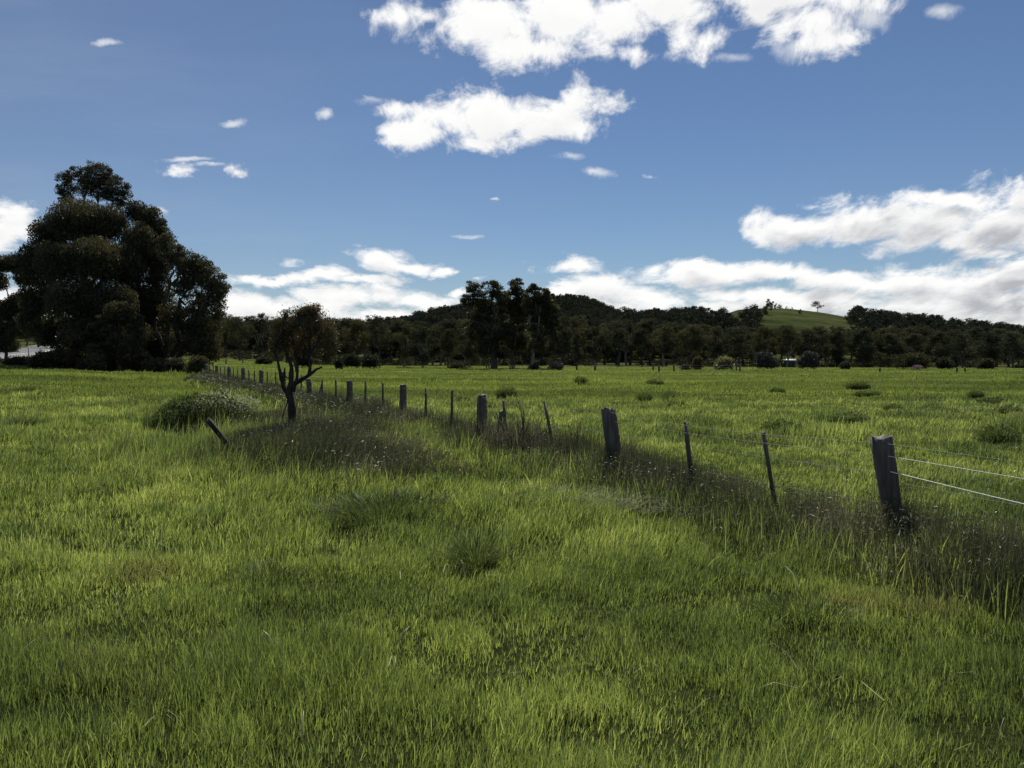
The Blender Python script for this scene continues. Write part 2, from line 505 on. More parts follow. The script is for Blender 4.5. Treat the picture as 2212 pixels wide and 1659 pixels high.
# ------------------------------------------------------------------ grass blades
def blades(Pb, h, wd, ang, lean, curve, seg, rnd, droop=0.0):
    """Pb base points (n,3); h height; wd width; ang facing; lean (n,2) tip offset as a share of h. Returns V, Q, T, rndQ, rndT"""
    n_ = len(Pb)
    side = np.stack([np.cos(ang), np.sin(ang), np.zeros(n_)], -1)
    ts = {3: [0, .42, .76], 2: [0, .5], 1: [0]}[seg]
    cols = []
    for t in ts + [1.0]:
        c = Pb.copy()
        bend = t ** curve
        c[:, 0] += lean[:, 0] * h * bend
        c[:, 1] += lean[:, 1] * h * bend
        l2 = np.minimum(np.hypot(lean[:, 0], lean[:, 1]), 1.2)
        c[:, 2] += h * (t - (0.28 * l2 + droop) * t ** 3)
        if t == 1.0:
            cols.append(c)
        else:
            ww = (wd * (1 - t ** 2 * 0.7) * 0.5)[:, None]
            cols.append(c - side * ww); cols.append(c + side * ww)
    m_ = len(cols)
    V = np.stack(cols, 1).reshape(-1, 3)
    b_ = (np.arange(n_) * m_)[:, None]
    Q = [b_ + np.array([[2 * i, 2 * i + 1, 2 * i + 3, 2 * i + 2]]) for i in range(len(ts) - 1)]
    T = b_ + np.array([[m_ - 3, m_ - 2, m_ - 1]])
    Qa = np.concatenate(Q) if Q else np.zeros((0, 4), int)
    return V, Qa, T, np.tile(rnd, len(Q)) if Q else np.zeros(0), rnd


def join_blades(name, sets, mat, **kw):
    Vs, Qs, Ts, rq, rt, off = [], [], [], [], [], 0
    for (V, Q, T, a, b_) in sets:
        Vs.append(V); Qs.append(Q + off); Ts.append(T + off); rq.append(a); rt.append(b_); off += len(V)
    me = mesh_np(name, np.concatenate(Vs), np.concatenate(Qs), np.concatenate(Ts),
                 {'rnd': np.concatenate(rq + rt)})
    return link(name, me, mat, **kw)


def leaf_quads(Pc, L, Wd, rnd, droop=0.4, spread=1.0, seed=None):
    """small leaf faces centred at Pc with random directions"""
    n_ = len(Pc)
    d = rng.normal(0, 1, (n_, 3)); d[:, 2] -= droop
    d /= np.linalg.norm(d, axis=1)[:, None] + 1e-9
    e = rng.normal(0, 1, (n_, 3))
    e -= d * (e * d).sum(1)[:, None]
    e /= np.linalg.norm(e, axis=1)[:, None] + 1e-9
    L = np.asarray(L).reshape(-1, 1); Wd = np.asarray(Wd).reshape(-1, 1)
    a, b_ = Pc - d * L / 2, Pc + d * L / 2
    V = np.stack([a, Pc + e * Wd / 2 - d * L * .08, b_, Pc - e * Wd / 2 - d * L * .08], 1).reshape(-1, 3)
    Q = (np.arange(n_) * 4)[:, None] + np.array([[0, 1, 2, 3]])
    return V, Q


def fence_dist(X, Y):
    """signed distance from the fence line (positive: far, right-hand side), and depth along it"""
    # line through (3.1, 6.9) with direction (-.515, 1)
    L = math.hypot(.515, 1)
    return ((X - 3.1) * 1.0 + (Y - 6.9) * .515) / L


def sample_wedge(n_, y0, y1, pxa=-170, pxb=1190, power=1.0):
    """points in the view wedge; power 1 = even per square metre"""
    r = rng.random(n_)
    Y = np.sqrt(y0 * y0 + r * (y1 * y1 - y0 * y0))
    px = pxa + rng.random(n_) * (pxb - pxa)
    return (px - 512) / F * Y, Y


def patch_fields(X, Y):
    lush = fbm(X / 1.3, Y / 1.3, 21, 3)
    big = fbm(X / 5, Y / 5, 5, 3)
    return lush, big


sets, fsets = [], []
for (y0, y1, n_, seg) in ((2.0, 6.5, 220000, 3), (6.5, 14, 330000, 3), (14, 28, 340000, 2), (28, 60, 280000, 1), (60, 150, 230000, 1)):
    X, Y = sample_wedge(n_, y0, y1)
    lush, big = patch_fields(X, Y)
    tuft = fbm(X / .30, Y / .42, 91, 2)
    keep = rng.random(n_) < (0.15 + 0.8 * lush + .9 * sstep(tuft, .25, .75)) * .85
    # road and its verge on the left stay short
    X, Y, lush, big, tuft = X[keep], Y[keep], lush[keep], big[keep], tuft[keep]
    n1 = len(X)
    fd = fence_dist(X, Y)
    h = (0.075 + 0.14 * lush * (0.55 + 0.9 * big)) * (0.6 + 0.7 * rng.random(n1))
    h *= np.where(fd > 0, 0.85, 1.0)
    h *= .55 + .70 * sstep(tuft, .2, .8)
    h *= 1 + 0.5 * (rng.random(n1) < 0.05)
    h *= 1 - .35 * sstep(fbm(X / 2.1, Y / 2.1, 205, 3), .52, .72)
    # taller grass on the left mid ground round the sapling and the weeds
    if y0 >= 14:
        tf = sstep(fbm(X / 1.1, Y / 1.6, 131, 2), .62, .85)
        h *= 1 + 1.3 * tf
    tall = np.exp(-(((X + 3.6) / 2.6) ** 2 + ((Y - 12.5) / 3.5) ** 2))
    h *= 1 + 0.55 * tall
    h *= 1 + 0.15 * np.exp(-(fd / .7) ** 2)
    h *= np.where(Y > 28, 0.8, 1)
    h *= np.where(Y > 60, 0.75, 1)
    wd = np.maximum(0.0038, 0.00085 * Y) * (0.6 + 0.8 * rng.random(n1))
    if y0 >= 28: wd *= 1.35
    if y0 >= 60: wd *= 1.5
    wind = 0.12 + 0.35 * (fbm(X / 2.2 + 7, Y / 2.2, 31, 2) - 0.5)
    la = rng.normal(0, 0.20, (n1, 2)); la[:, 0] += wind
    Pb = np.stack([X, Y, gz(X, Y) - 0.01], -1)
    s_ = blades(Pb, h, wd, rng.random(n1) * math.pi, la, 1.8, seg, rng.random(n1))
    (fsets if y0 >= 28 else sets).append(s_)
tag(join_blades('grass', sets, M_grass), 'long green grass covering the near field', 'grass', None, 'stuff')
tag(join_blades('paddock_grass', fsets, M_far), 'short bright grass of the far paddock', 'grass', None, 'stuff')

# pale bent straws among the near grass, also painting glints on blades
n_ = 450
X, Y = sample_wedge(n_, 2.5, 15)
h = 0.12 + 0.14 * rng.random(n_)
an = rng.random(n_) * 6.28
le = np.stack([np.cos(an), np.sin(an)], -1) * (0.7 + 0.6 * rng.random((n_, 1)))
ps = [blades(np.stack([X, Y, gz(X, Y) + .06], -1), h, np.full(n_, .0034) * (0.6 + rng.random(n_)), rng.random(n_) * 3.14, le, 1.1, 3, rng.random(n_), 0.35)]
# flattened patch of straw beside the second post
n_ = 420
X = rng.normal(1.05, .55, n_); Y = 8.6 - (X - 1.05) * .35 + rng.normal(0, .35, n_)
an = rng.normal(-0.1, 0.35, n_)
le = np.stack([np.cos(an), np.sin(an)], -1) * (1.0 + 0.8 * rng.random((n_, 1)))
ps.append(blades(np.stack([X, Y, gz(X, Y) + .10], -1), .12 + .12 * rng.random(n_), np.full(n_, .004), rng.random(n_) * 3.14, le, 1.1, 3, rng.random(n_), 0.5))
tag(join_blades('straw', ps, M_pale), 'pale dead straws and painted blade glints, bent over in the green grass', 'straw', None, 'stuff')

# thin dark seed stalks standing above the near grass
n_ = 1500
X, Y = sample_wedge(n_, 3.5, 16)
h = 0.3 + 0.22 * rng.random(n_)
la = rng.normal(0, .10, (n_, 2)); la[:, 0] += .1
dsets = [blades(np.stack([X, Y, gz(X, Y)], -1), h, np.full(n_, .0035), rng.random(n_) * 3.14, la, 1.5, 2, rng.random(n_) * .5)]

# ------------------------------------------------------------------ tall dry growth along the fence line
def fence_xy(s, off):
    """s metres of depth, off metres sideways of the fence"""
    L = math.hypot(.515, 1)
    return 3.1 - .515 * (s - 6.9) + off * (1 / L), s + off * (.515 / L)


n_ = 150000
s_ = 3.2 + 44 * rng.random(n_) ** 1.35
wob = (fbm(s_ / 3.0, s_ * 0 + 3, 44, 3) - .5) * 0.9
offs = rng.normal(0, .35, n_) - 0.20 + wob * 0.7
X, Y = fence_xy(s_, offs)
dn = fbm(X / .8, Y / .8, 55, 3)
keep = rng.random(n_) < (0.18 + 1.1 * sstep(dn, .26, .50)) * np.interp(s_, [3, 14, 24, 45], [.80, .68, .40, .25])
X, Y, offs = X[keep], Y[keep], offs[keep]; n1 = len(X)
h = (0.22 + 0.52 * fbm(X / .9, Y / .9, 66, 3)) * (.45 + .75 * rng.random(n1) ** 1.3) * np.exp(-(offs / 1.1) ** 2)
la = rng.normal(0, .12, (n1, 2)); la[:, 0] += .03
dsets.append(blades(np.stack([X, Y, gz(X, Y)], -1), h * 1.1, np.maximum(.0062, .0010 * Y) * (.4 + .8 * rng.random(n1)), rng.random(n1) * 3.14, la, 1.6, 2, rng.random(n1)))
n_ = 48000
sg = 3.2 + 40 * rng.random(n_) ** 1.3
X, Y = fence_xy(sg, rng.normal(-.2, .42, n_))
h = (.16 + .30 * fbm(X / .7, Y / .7, 166, 3)) * (.5 + .8 * rng.random(n_))
gsets = [blades(np.stack([X, Y, gz(X, Y)], -1), h, np.maximum(.005, .0009 * Y) * (.5 + rng.random(n_)), rng.random(n_) * 3.14, rng.normal(.08, .18, (n_, 2)), 1.7, 3, rng.random(n_))]
n_ = 20000
X = rng.normal(G(315, 13.8).x, 1.0, n_); Y = rng.normal(13.6, 1.3, n_)
gsets.append(blades(np.stack([X, Y, gz(X, Y)], -1), .2 + .35 * rng.random(n_), np.full(n_, .007), rng.random(n_) * 3.14, rng.normal(.1, .2, (n_, 2)), 1.7, 3, rng.random(n_)))
tag(join_blades('tall_grass', gsets, M_grass), 'taller green grass growing up through the dry fence line growth', 'grass', None, 'stuff')
# the dead, tangled growth round the sapling
for (px, Yc, sx, sy, nn, hh) in ((322, 13.2, .75, 1.0, 12000, .60), (300, 12.6, .6, .4, 5000, .42), (292, 16.9, .55, .4, 5000, .5), (352, 12.2, .6, .7, 9000, .46), (262, 13.4, .5, .5, 5000, .42), (388, 11.2, .5, .7, 5000, .36), (246, 16.2, .5, .5, 2500, .40)):
    c = G(px, Yc)
    X = rng.normal(c.x, sx, nn); Y = rng.normal(c.y, sy, nn)
    h = hh * (.5 + .8 * rng.random(nn)) * np.exp(-((X - c.x) / sx / 2.6) ** 2)
    la = rng.normal(0, .22, (nn, 2)); la[:, 0] += .12
    nl_ = nn // 2
    Xl = rng.normal(c.x, sx, nl_); Yl = rng.normal(c.y, sy, nl_)
    Vl, Ql = leaf_quads(np.stack([Xl, Yl, gz(Xl, Yl) + hh * (.15 + .85 * rng.random(nl_)) * np.exp(-((Xl - c.x) / sx / 2.4) ** 2)], -1), .040 + .045 * rng.random(nl_), .011 + .011 * rng.random(nl_), None, 0)
    dsets.append((Vl, Ql, np.zeros((0, 3), int), rng.random(nl_), np.zeros(0)))
    dsets.append(blades(np.stack([X, Y, gz(X, Y)], -1), h, np.full(nn, .0075), rng.random(nn) * 3.14, la, 1.5, 3, rng.random(nn)))
nl_ = 60000
sl_ = 3.2 + 40 * rng.random(nl_) ** 1.35
X, Y = fence_xy(sl_, rng.normal(-.3, .38, nl_))
ok_ = fbm(X / .8, Y / .8, 55, 3) > .42
X, Y = X[ok_], Y[ok_]; nl_ = len(X)
Vl, Ql = leaf_quads(np.stack([X, Y, gz(X, Y) + .06 + .42 * rng.random(nl_)], -1), np.maximum(.034, .0030 * Y) * (.6 + rng.random(nl_)), np.maximum(.008, .0010 * Y), None, 0)
dsets.append((Vl, Ql, np.zeros((0, 3), int), rng.random(nl_), np.zeros(0)))
tag(join_blades('dry_grass', dsets, M_dry), 'tall brown dry grass along the fence line and round the sapling', 'dry grass', None, 'stuff')


# ------------------------------------------------------------------ clumps of weeds and tussocks
def weed_mesh(name, r, h, nb, leaves, lw):
    a = rng.random(nb) * 6.28; q = r * np.sqrt(rng.random(nb)) * .75 * (.6 + .6 * vnoise(a * 1.4, a * 0, nb))
    Pb = np.stack([np.cos(a) * q, np.sin(a) * q, np.full(nb, -.02)], -1)
    out = (q / r)[:, None]
    le = np.stack([np.cos(a), np.sin(a)], -1) * (.25 + 1.1 * out) + rng.normal(0, .25, (nb, 2))
    hh = h * (.55 + .6 * rng.random(nb)) * (1 - .35 * out[:, 0])
    V, Qa, T, rq, rt = blades(Pb, hh, lw * (.6 + .8 * rng.random(nb)), rng.random(nb) * 3.14, le, 1.6, 3, rng.random(nb))
    if leaves:
        a = rng.random(leaves) * 6.28; q = r * np.sqrt(rng.random(leaves)); zz = h * (.1 + .85 * rng.random(leaves)) * (1 - .5 * (q / r) ** 2)
        V2, Q2 = leaf_quads(np.stack([np.cos(a) * q, np.sin(a) * q, zz], -1), .07 + .06 * rng.random(leaves), .03 + .02 * rng.random(leaves), None, 0)
        Q2 = Q2 + len(V)
        V = np.concatenate([V, V2]); Qa = np.concatenate([Qa, Q2]); rq = np.concatenate([rq, rng.random(leaves)])
    return mesh_np(name, V, Qa, T, {'rnd': np.concatenate([rq, rt])})


weed_protos = [weed_mesh('weed_clump_a', .42, .50, 520, 260, .016), weed_mesh('weed_clump_b', .48, .42, 480, 320, .017), weed_mesh('weed_clump_c', .30, .60, 420, 120, .014)]


def clump(name, px, Y, me, sc, label, cat, group, mat=M_weed):
    p = G(px, Y)
    o = link(name, me, mat)
    o.location = p; o.rotation_euler = (0, 0, random.random() * 6.28)
    o.scale = sc if hasattr(sc, '__len__') else (sc, sc, sc)
    tag(o, label, cat, group)
    return o


PW = 'weed clumps in the far paddock'


def yrow(py, px=512):
    """depth at which the bare ground shows in picture row py"""
    lo, hi = 3.0, 200.0
    for _ in range(40):
        mid = (lo + hi) / 2
        z = float(gz((px - 512) / F * mid, mid))
        row = 352 + F * (EYE - z) / mid
        if row > py: lo = mid
        else: hi = mid
    return lo


# (x, y of the foot in 2212 px units, proto, (sx,sy,sz), label)
for (cx, cy, pr, sc, lab) in (
    (1255, 828, 0, (1.2, 1, 1.1), 'small dark green weed clump straight above the bare twiggy shrub, near the far fence'),
    (1415, 828, 1, (1.6, 1, .9), 'low dark weed clump in the paddock under the round-topped gum by the far fence'),
    (1393, 864, 1, (1.1, 1, 1.0), 'dark weed clump, left one of the pair above the leaning second fence post'),
    (1446, 864, 2, (1.0, 1, 1.0), 'spiky weed clump, right one of the pair above the leaning second fence post'),
    (1095, 858, 0, (1.6, 1, 1.2), 'broad dark weed clump just beyond the fence behind the bare twiggy shrub'),
    (1000, 868, 1, (.9, 1, .7), 'small weed clump beyond the fence between the third and fourth thick posts'),
    (1835, 915, 1, (2.0, 1.2, 1.0), 'wide dark weed clump above the thin dropper left of the nearest post'),
    (1690, 932, 1, (1.6, 1.1, .9), 'pale topped low weed clump behind the dropper'),
    (2160, 965, 0, (1.7, 1.3, 1.2), 'big leafy weed clump with pale flower heads near the right edge'),
    (1855, 838, 0, (1.7, 1, 1.0), 'dark weed clump, upper one of the two below the green bare hill'),
    (1875, 853, 1, (2.1, 1, .8), 'flat wide weed clump, lower one of the two below the green bare hill'),
    (2000, 870, 1, (3.0, 1.2, .8), 'long low dark streak of weeds in the right of the paddock'),
    (2110, 858, 0, (1.1, 1, .9), 'small upright weed clump behind the long low streak of weeds'),
    (2145, 872, 1, (1.9, 1, .9), 'dark low weed clump right of the long streak of weeds'),
    (2185, 893, 1, (1.6, 1, .9), 'dark weed clump at the right edge above the flowering weeds'),
    (1680, 845, 1, (1.2, 1, .7), 'faint weed clump left of the two dark ones under the bare green hill'),
    (1930, 885, 1, (1.3, 1, .7), 'short weed clump between the wide dark clump and the long streak'),
    (1515, 893, 1, (1.6, 1, .5), 'flat patch of weeds in the paddock right of the leaning second post'),
):
    px, py = cx * k, cy * k
    Y = yrow(py + 1.5, px)
    s0 = max(1.0, Y / 28)
    clump('weed_clump', px, Y, weed_protos[pr], (sc[0] * s0 * .56, sc[1] * s0 * .56, sc[2] * (0.6 + .27 * s0)), lab, 'weeds', PW)
# near field clumps
tus = weed_mesh('dark_tussock', .30, .46, 520, 0, .008)
clump('grass_tussock', 1030 * k, yrow(1235 * k), tus, (.65, .65, .85), 'dark spiky grass tussock standing in the middle of the near field', 'tussock', 'dark tussocks in the near field')
clump('grass_tussock', 1745 * k, yrow(1345 * k), weed_mesh('low_tussock', .44, .24, 420, 0, .008), (.85, .6, .8), 'low wide dark tussock below the nearest fence post, in front of it', 'tussock', 'dark tussocks in the near field')
clump('grass_tussock', 575 * k, yrow(1265 * k), weed_mesh('faint_tussock', .34, .24, 350, 0, .008), .8, 'faint dark tussock in the lower left of the near field', 'tussock', 'dark tussocks in the near field')
clump('grass_tussock', 800 * k, yrow(885 * k), weed_mesh('dry_tussock', .5, .5, 1500, 0, .010), (1.1, 1, 1), 'dark brown spiky tussock beside the fence between the sapling and the fourth post', 'tussock', None, M_dry)
clump('grass_tussock', 60 * k, yrow(855 * k), tus, (1.5, 1.5, .8), 'small dark tussock at the far left of the near field', 'tussock', 'dark tussocks in the near field')
clump('grass_tussock', 45 * k, yrow(925 * k), tus, (1.2, 1.2, .7), 'small dark tussock at the left edge, nearer than its neighbour', 'tussock', 'dark tussocks in the near field')
clump('grass_tussock', 835 * k, yrow(1120 * k), weed_mesh('mid_tussock', .62, .36, 900, 0, .007), (1.3, .9, 1), 'broad dark tussock below the dry tangle round the sapling', 'tussock', 'dark tussocks in the near field')

# flowering weed bush on the left
fb = empty('flowering_weed_bush', G(205, 16.6), 0, (1.1, 1.1, 1.2))
tag(fb, 'leafy green weed bush with pale flower heads left of the sapling, above the leaning stake', 'bush')
nL = 4200
a = rng.random(nL) * 6.28; q = np.sqrt(rng.random(nL))
X = np.cos(a) * q * .95; Y = np.sin(a) * q * .6; Z = (.05 + .70 * rng.random(nL)) * (1 - .6 * q ** 2) * (0.75 + .5 * fbm(X * 2 + 9, Y * 2, 8, 2))
V, Q = leaf_quads(np.stack([X, Y, Z], -1), .07 + .08 * rng.random(nL), .022 + .02 * rng.random(nL), None, -.3)
nb = 4200
a = rng.random(nb) * 6.28; q = np.sqrt(rng.random(nb))
bl = blades(np.stack([np.cos(a) * q * 1.15, np.sin(a) * q * .75, np.zeros(nb)], -1), (.35 + .55 * rng.random(nb) ** 1.5) * (1 - .45 * q), np.full(nb, .007), rng.random(nb) * 3.14, rng.normal(.12, .2, (nb, 2)), 1.5, 3, rng.random(nb))
me = mesh_np('leaves', np.concatenate([V, bl[0]]), np.concatenate([Q, bl[1] + len(V)]), bl[2] + len(V), {'rnd': np.concatenate([rng.random(nL), bl[3], bl[4]])})
link('leaves', me, M_weed, fb)
nF = 1300
a = rng.random(nF) * 6.28; q = np.sqrt(rng.random(nF)) * .9
X = np.cos(a) * q * .8 + .28; Y = np.sin(a) * q * .55
Z = (.50 + .30 * rng.random(nF)) * (1 - .35 * q)
V, Q = leaf_quads(np.stack([X, Y, Z], -1), .022 + .026 * rng.random(nF), .008 + .009 * rng.random(nF), None, 0)
link('flower_heads', mesh_np('flower_heads', V, Q, None, {'rnd': rng.random(nF)}), M_flower, fb)
# flower specks of the big clump in the paddock are a part of the field's stuff
n_ = 500
X = np.concatenate([rng.normal(G(1000, 20).x, .8, 250), rng.normal(G(250, 17).x, 1.6, 250)]); Y = np.concatenate([rng.normal(20.5, 1.2, 250), rng.normal(19, 2.5, 250)])
V, Q = leaf_quads(np.stack([X, Y, gz(X, Y) + .16 + .22 * rng.random(n_)], -1), .02 + .018 * rng.random(n_), .007 + .007 * rng.random(n_), None, 0)
tag(link('seed_heads', mesh_np('seed_heads', V, Q, None, {'rnd': rng.random(n_)}), M_flower), 'pale seed heads speckling the tall grass', 'seed heads', None, 'stuff')


# ------------------------------------------------------------------ tubes
def tube(path, radii, sides=7, cap=True):
    path = np.asarray(path, float); n_ = len(path)
    V, Q = [], []
    up = np.array([0, 0, 1.0])
    for i in range(n_):
        d = path[min(i + 1, n_ - 1)] - path[max(i - 1, 0)]
        d /= np.linalg.norm(d) + 1e-9
        ref = up if abs(d[2]) < .9 else np.array([1.0, 0, 0])
        a_ = np.cross(d, ref); a_ /= np.linalg.norm(a_); b_ = np.cross(d, a_)
        th = np.arange(sides) / sides * 2 * math.pi
        V.append(path[i] + radii[i] * (np.cos(th)[:, None] * a_ + np.sin(th)[:, None] * b_))
    V = np.concatenate(V)
    for i in range(n_ - 1):
        j = np.arange(sides); j2 = (j + 1) % sides
        Q.append(np.stack([i * sides + j, i * sides + j2, (i + 1) * sides + j2, (i + 1) * sides + j], -1))
    return V, np.concatenate(Q)


class Acc:
    def __init__(s): s.V, s.Q, s.n = [], [], 0

    def add(s, V, Q):
        s.V.append(V); s.Q.append(Q + s.n); s.n += len(V)

    def mesh(s, name, smooth=True):
        return mesh_np(name, np.concatenate(s.V), np.concatenate(s.Q), None, None, smooth)


def bent(a, b_, n_=5, amp=.08):
    a, b_ = np.array(a, float), np.array(b_, float)
    L = np.linalg.norm(b_ - a)
    t = np.linspace(0, 1, n_)[:, None]
    p = a + (b_ - a) * t
    o_ = rng.normal(0, amp * L, (n_, 3)); o_[0] = 0; o_[-1] = 0
    return p + o_ * np.sin(t * math.pi)


# ------------------------------------------------------------------ trees
def build_tree(trunk_r, fork, lobes, leaf, nleaf, base=(0, 0, 0), clump_share=.34, fill=.35, lean=0.0, sides=7, droop=.6, twig=True, stems=None, tier=.55):
    """lobes: (x, y, z, rx, ry, rz). Returns trunk mesh, crown mesh (with 'rnd')."""
    acc = Acc()
    fork = np.array(fork, float)
    if stems is None:
        p = bent(base, fork, 6, .03)
        acc.add(*tube(p, np.linspace(trunk_r * 1.25, trunk_r * .75, 6), sides))
        roots = [fork]
    else:
        roots = []
        for st in stems:
            st = np.array(st, float)
            acc.add(*tube(bent(base, st, 6, .05), np.linspace(trunk_r, trunk_r * .5, 6), sides)); roots.append(st)
    vol = np.array([l[3] * l[4] * l[5] for l in lobes]) ** .67
    vol /= vol.sum()
    Ps, rn = [], []
    for li, l in enumerate(lobes):
        c = np.array(l[:3], float); rad = np.array(l[3:6], float)
        root = min(roots, key=lambda q_: np.linalg.norm(q_ - c))
        if len(roots) == 1 and c[2] > fork[2] + rad[2] * 2 and li % 2: pass
        p = bent(root, c - np.array([0, 0, rad[2] * .4]), 5, .09)
        r0 = trunk_r * .52
        acc.add(*tube(p, np.linspace(r0, r0 * .35, 5), max(4, sides - 2)))
        m_ = max(5, int(3.2 / clump_share ** 1.6))
        dirs = rng.normal(0, 1, (m_, 3)); dirs /= np.linalg.norm(dirs, axis=1)[:, None]
        dirs[:, 2] = dirs[:, 2] * .85 + .12
        cen = c + dirs * rad * ((0.55 + .45 * rng.random((m_, 1))) if clump_share < .4 else (.42 + .36 * rng.random((m_, 1))))
        cr = clump_share * rad.mean() * (.7 + .6 * rng.random(m_))
        if twig:
            for j in range(m_):
                if j % 2 == 0:
                    acc.add(*tube(bent(p[-1], cen[j], 3, .1), np.array([r0 * .28, r0 * .16, r0 * .06]), 4))
        nl = int(nleaf * vol[li] * (1 - fill))
        which = rng.integers(0, m_, nl)
        d = rng.normal(0, 1, (nl, 3)); d /= np.linalg.norm(d, axis=1)[:, None]
        d[:, 2] = np.where(d[:, 2] < 0, d[:, 2] * tier, d[:, 2])
        rr = rng.random((nl, 1)) ** .45
        Pp = cen[which] + d * cr[which][:, None] * rr * np.array([1.25, 1.25, .8])
        Ps.append(Pp); cv = rng.random(m_); rn.append(.55 * cv[which] + .45 * rng.random(nl))
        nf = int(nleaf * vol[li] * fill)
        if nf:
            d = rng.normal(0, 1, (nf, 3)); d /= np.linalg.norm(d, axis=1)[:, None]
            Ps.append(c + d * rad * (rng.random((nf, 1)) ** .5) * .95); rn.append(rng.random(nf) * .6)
    Pp = np.concatenate(Ps); rn = np.concatenate(rn)
    Pp = Pp[:]
    ok = Pp[:, 2] > .05
    Pp, rn = Pp[ok], rn[ok]
    V, Q = leaf_quads(Pp, leaf * (.6 + .8 * rng.random(len(Pp))), leaf * .42 * (.6 + .8 * rng.random(len(Pp))), None, droop)
    return acc.mesh('trunk'), mesh_np('crown', V, Q, None, {'rnd': rn})


def rand_gum(H, Wd, low=.35, nl=6500, leaf=.34, nlobes=9, narrow=False, fill=.3, share=.36):
    """a gum tree of height H and crown width Wd, at the origin"""
    lobes = []
    for i in range(nlobes):
        t = (i + .5) / nlobes
        z = H * (low + (1 - low) * (.08 + .80 * t))
        prof = math.sin(math.pi * min(1, (.16 + .84 * (1 - abs(t - .45) * 1.2)))) if narrow else (1 - abs(t - .42) * 1.15)
        rr = Wd * .5 * max(.15, (prof if not narrow else (1 - t) * .7 + .25)) * .72
        a = random.random() * 6.28
        s = Wd * (.15 + .10 * random.random())
        lobes.append((math.cos(a) * rr, math.sin(a) * rr, min(z, H - s * .7), s * 1.15, s * 1.15, s * (.75 + .3 * random.random())))
    a = random.random() * 6.28
    lobes.append((math.cos(a) * Wd * .05, math.sin(a) * Wd * .05, H - Wd * .11, Wd * .15, Wd * .15, Wd * .11))
    fork = (random.uniform(-.03, .03) * H, random.uniform(-.03, .03) * H, H * (low * .8 + .05))
    return build_tree(H * .020 + .05, fork, lobes, leaf, nl, clump_share=share, fill=fill)


def put_tree(name, loc, tr, cr, label, cat='tree', group=None, rz=0, sc=1.0, mcr=M_gum_far, mtr=M_bark, part='crown'):
    t = empty(name, loc, rz, sc)
    tag(t, label, cat, group)
    if tr is not None: link('trunk', tr, mtr, t)
    link(part, cr, mcr, t)
    return t


BIGG = 'big dark gums at the left of the field'


def lobes_px(items, Yc, origin):
    """(px, py, depth offset, rx px, rz px, ry/rx) -> lobes relative to the tree's foot"""
    out_ = []
    for (px, py, dy, rx, rz) in items:
        p = P(px, py, Yc + dy)
        s = (Yc + dy) / F
        out_.append((p.x - origin.x, p.y - origin.y, p.z - origin.z, rx * s, max(rx, rz) * .8 * s, rz * s))
    return out_


def big_tree(name, px, Yc, fork_px, items, tr_r, leaf, nl, label, stems=None, share=.30, fill=.3, mat=M_gum, mtr=M_bark, group=BIGG, cat='tree', droop=.6, tier=.55):
    o_ = G(px, Yc, -.05)
    f = P(*fork_px, Yc) - o_
    st = None if stems is None else [tuple(P(a_, b_, Yc) - o_) for (a_, b_) in stems]
    tr, cr = build_tree(tr_r, tuple(f), lobes_px(items, Yc, o_), leaf, nl, clump_share=share, fill=fill, stems=st, droop=droop, tier=tier)
    return put_tree(name, o_, tr, cr, label, cat, group, mcr=mat, mtr=mtr)


big_tree('gum_tree', 82, 72, (82, 345), [
    (78, 222, 0, 32, 26), (50, 236, 1, 22, 22), (108, 224, 0, 20, 22), (38, 262, 0, 20, 25), (62, 265, -4, 30, 24), (95, 262, -4, 30, 28), (122, 268, -2, 22, 28),
    (42, 296, 0, 24, 24), (75, 300, -5, 32, 25), (112, 305, -5, 28, 26), (55, 330, -2, 24, 20), (88, 335, -5, 32, 20), (125, 335, -4, 26, 20), (72, 356, -3, 24, 12), (110, 358, -3, 30, 12), (32, 322, 0, 16, 14)],
    .5, .21, 170000, 'largest dark gum tree at the left with a broad dense rounded crown', fill=.5, share=.42, tier=1.1, droop=1.2)
big_tree('gum_tree', 100, 78, (98, 215), [
    (64, 177, 0, 9, 7), (72, 186, 1, 8, 8), (80, 174, 0, 12, 8), (88, 182, -1, 9, 8), (99, 172, 0, 15, 9), (108, 180, 1, 13, 9), (116, 187, 0, 12, 8), (125, 194, 0, 9, 6), (96, 185, 0, 12, 8),
    (62, 190, 0, 8, 7), (67, 198, 0, 9, 6), (112, 197, 0, 10, 8), (120, 203, 0, 8, 7), (84, 192, 0, 9, 6), (100, 194, 0, 12, 8)],
    .13, .17, 21000, 'tall gum with a sparse airy top rising above the big rounded crown', share=.30, fill=.30, tier=.8, droop=1.0,
    stems=[(70, 205), (84, 203), (98, 203), (112, 206)])
big_tree('gum_tree', 148, 74, (148, 335), [
    (136, 212, 0, 14, 13), (150, 222, 0, 16, 18), (160, 240, 0, 14, 18), (140, 245, -2, 20, 25), (155, 270, -1, 18, 25), (142, 300, -2, 22, 25), (160, 305, 0, 20, 22), (150, 335, -2, 26, 20), (168, 345, 0, 20, 18), (145, 358, -1, 24, 10)],
    .36, .20, 78000, 'dark gum with a narrow domed top just right of the largest tree', fill=.45, share=.42, tier=1.1, droop=1.2)
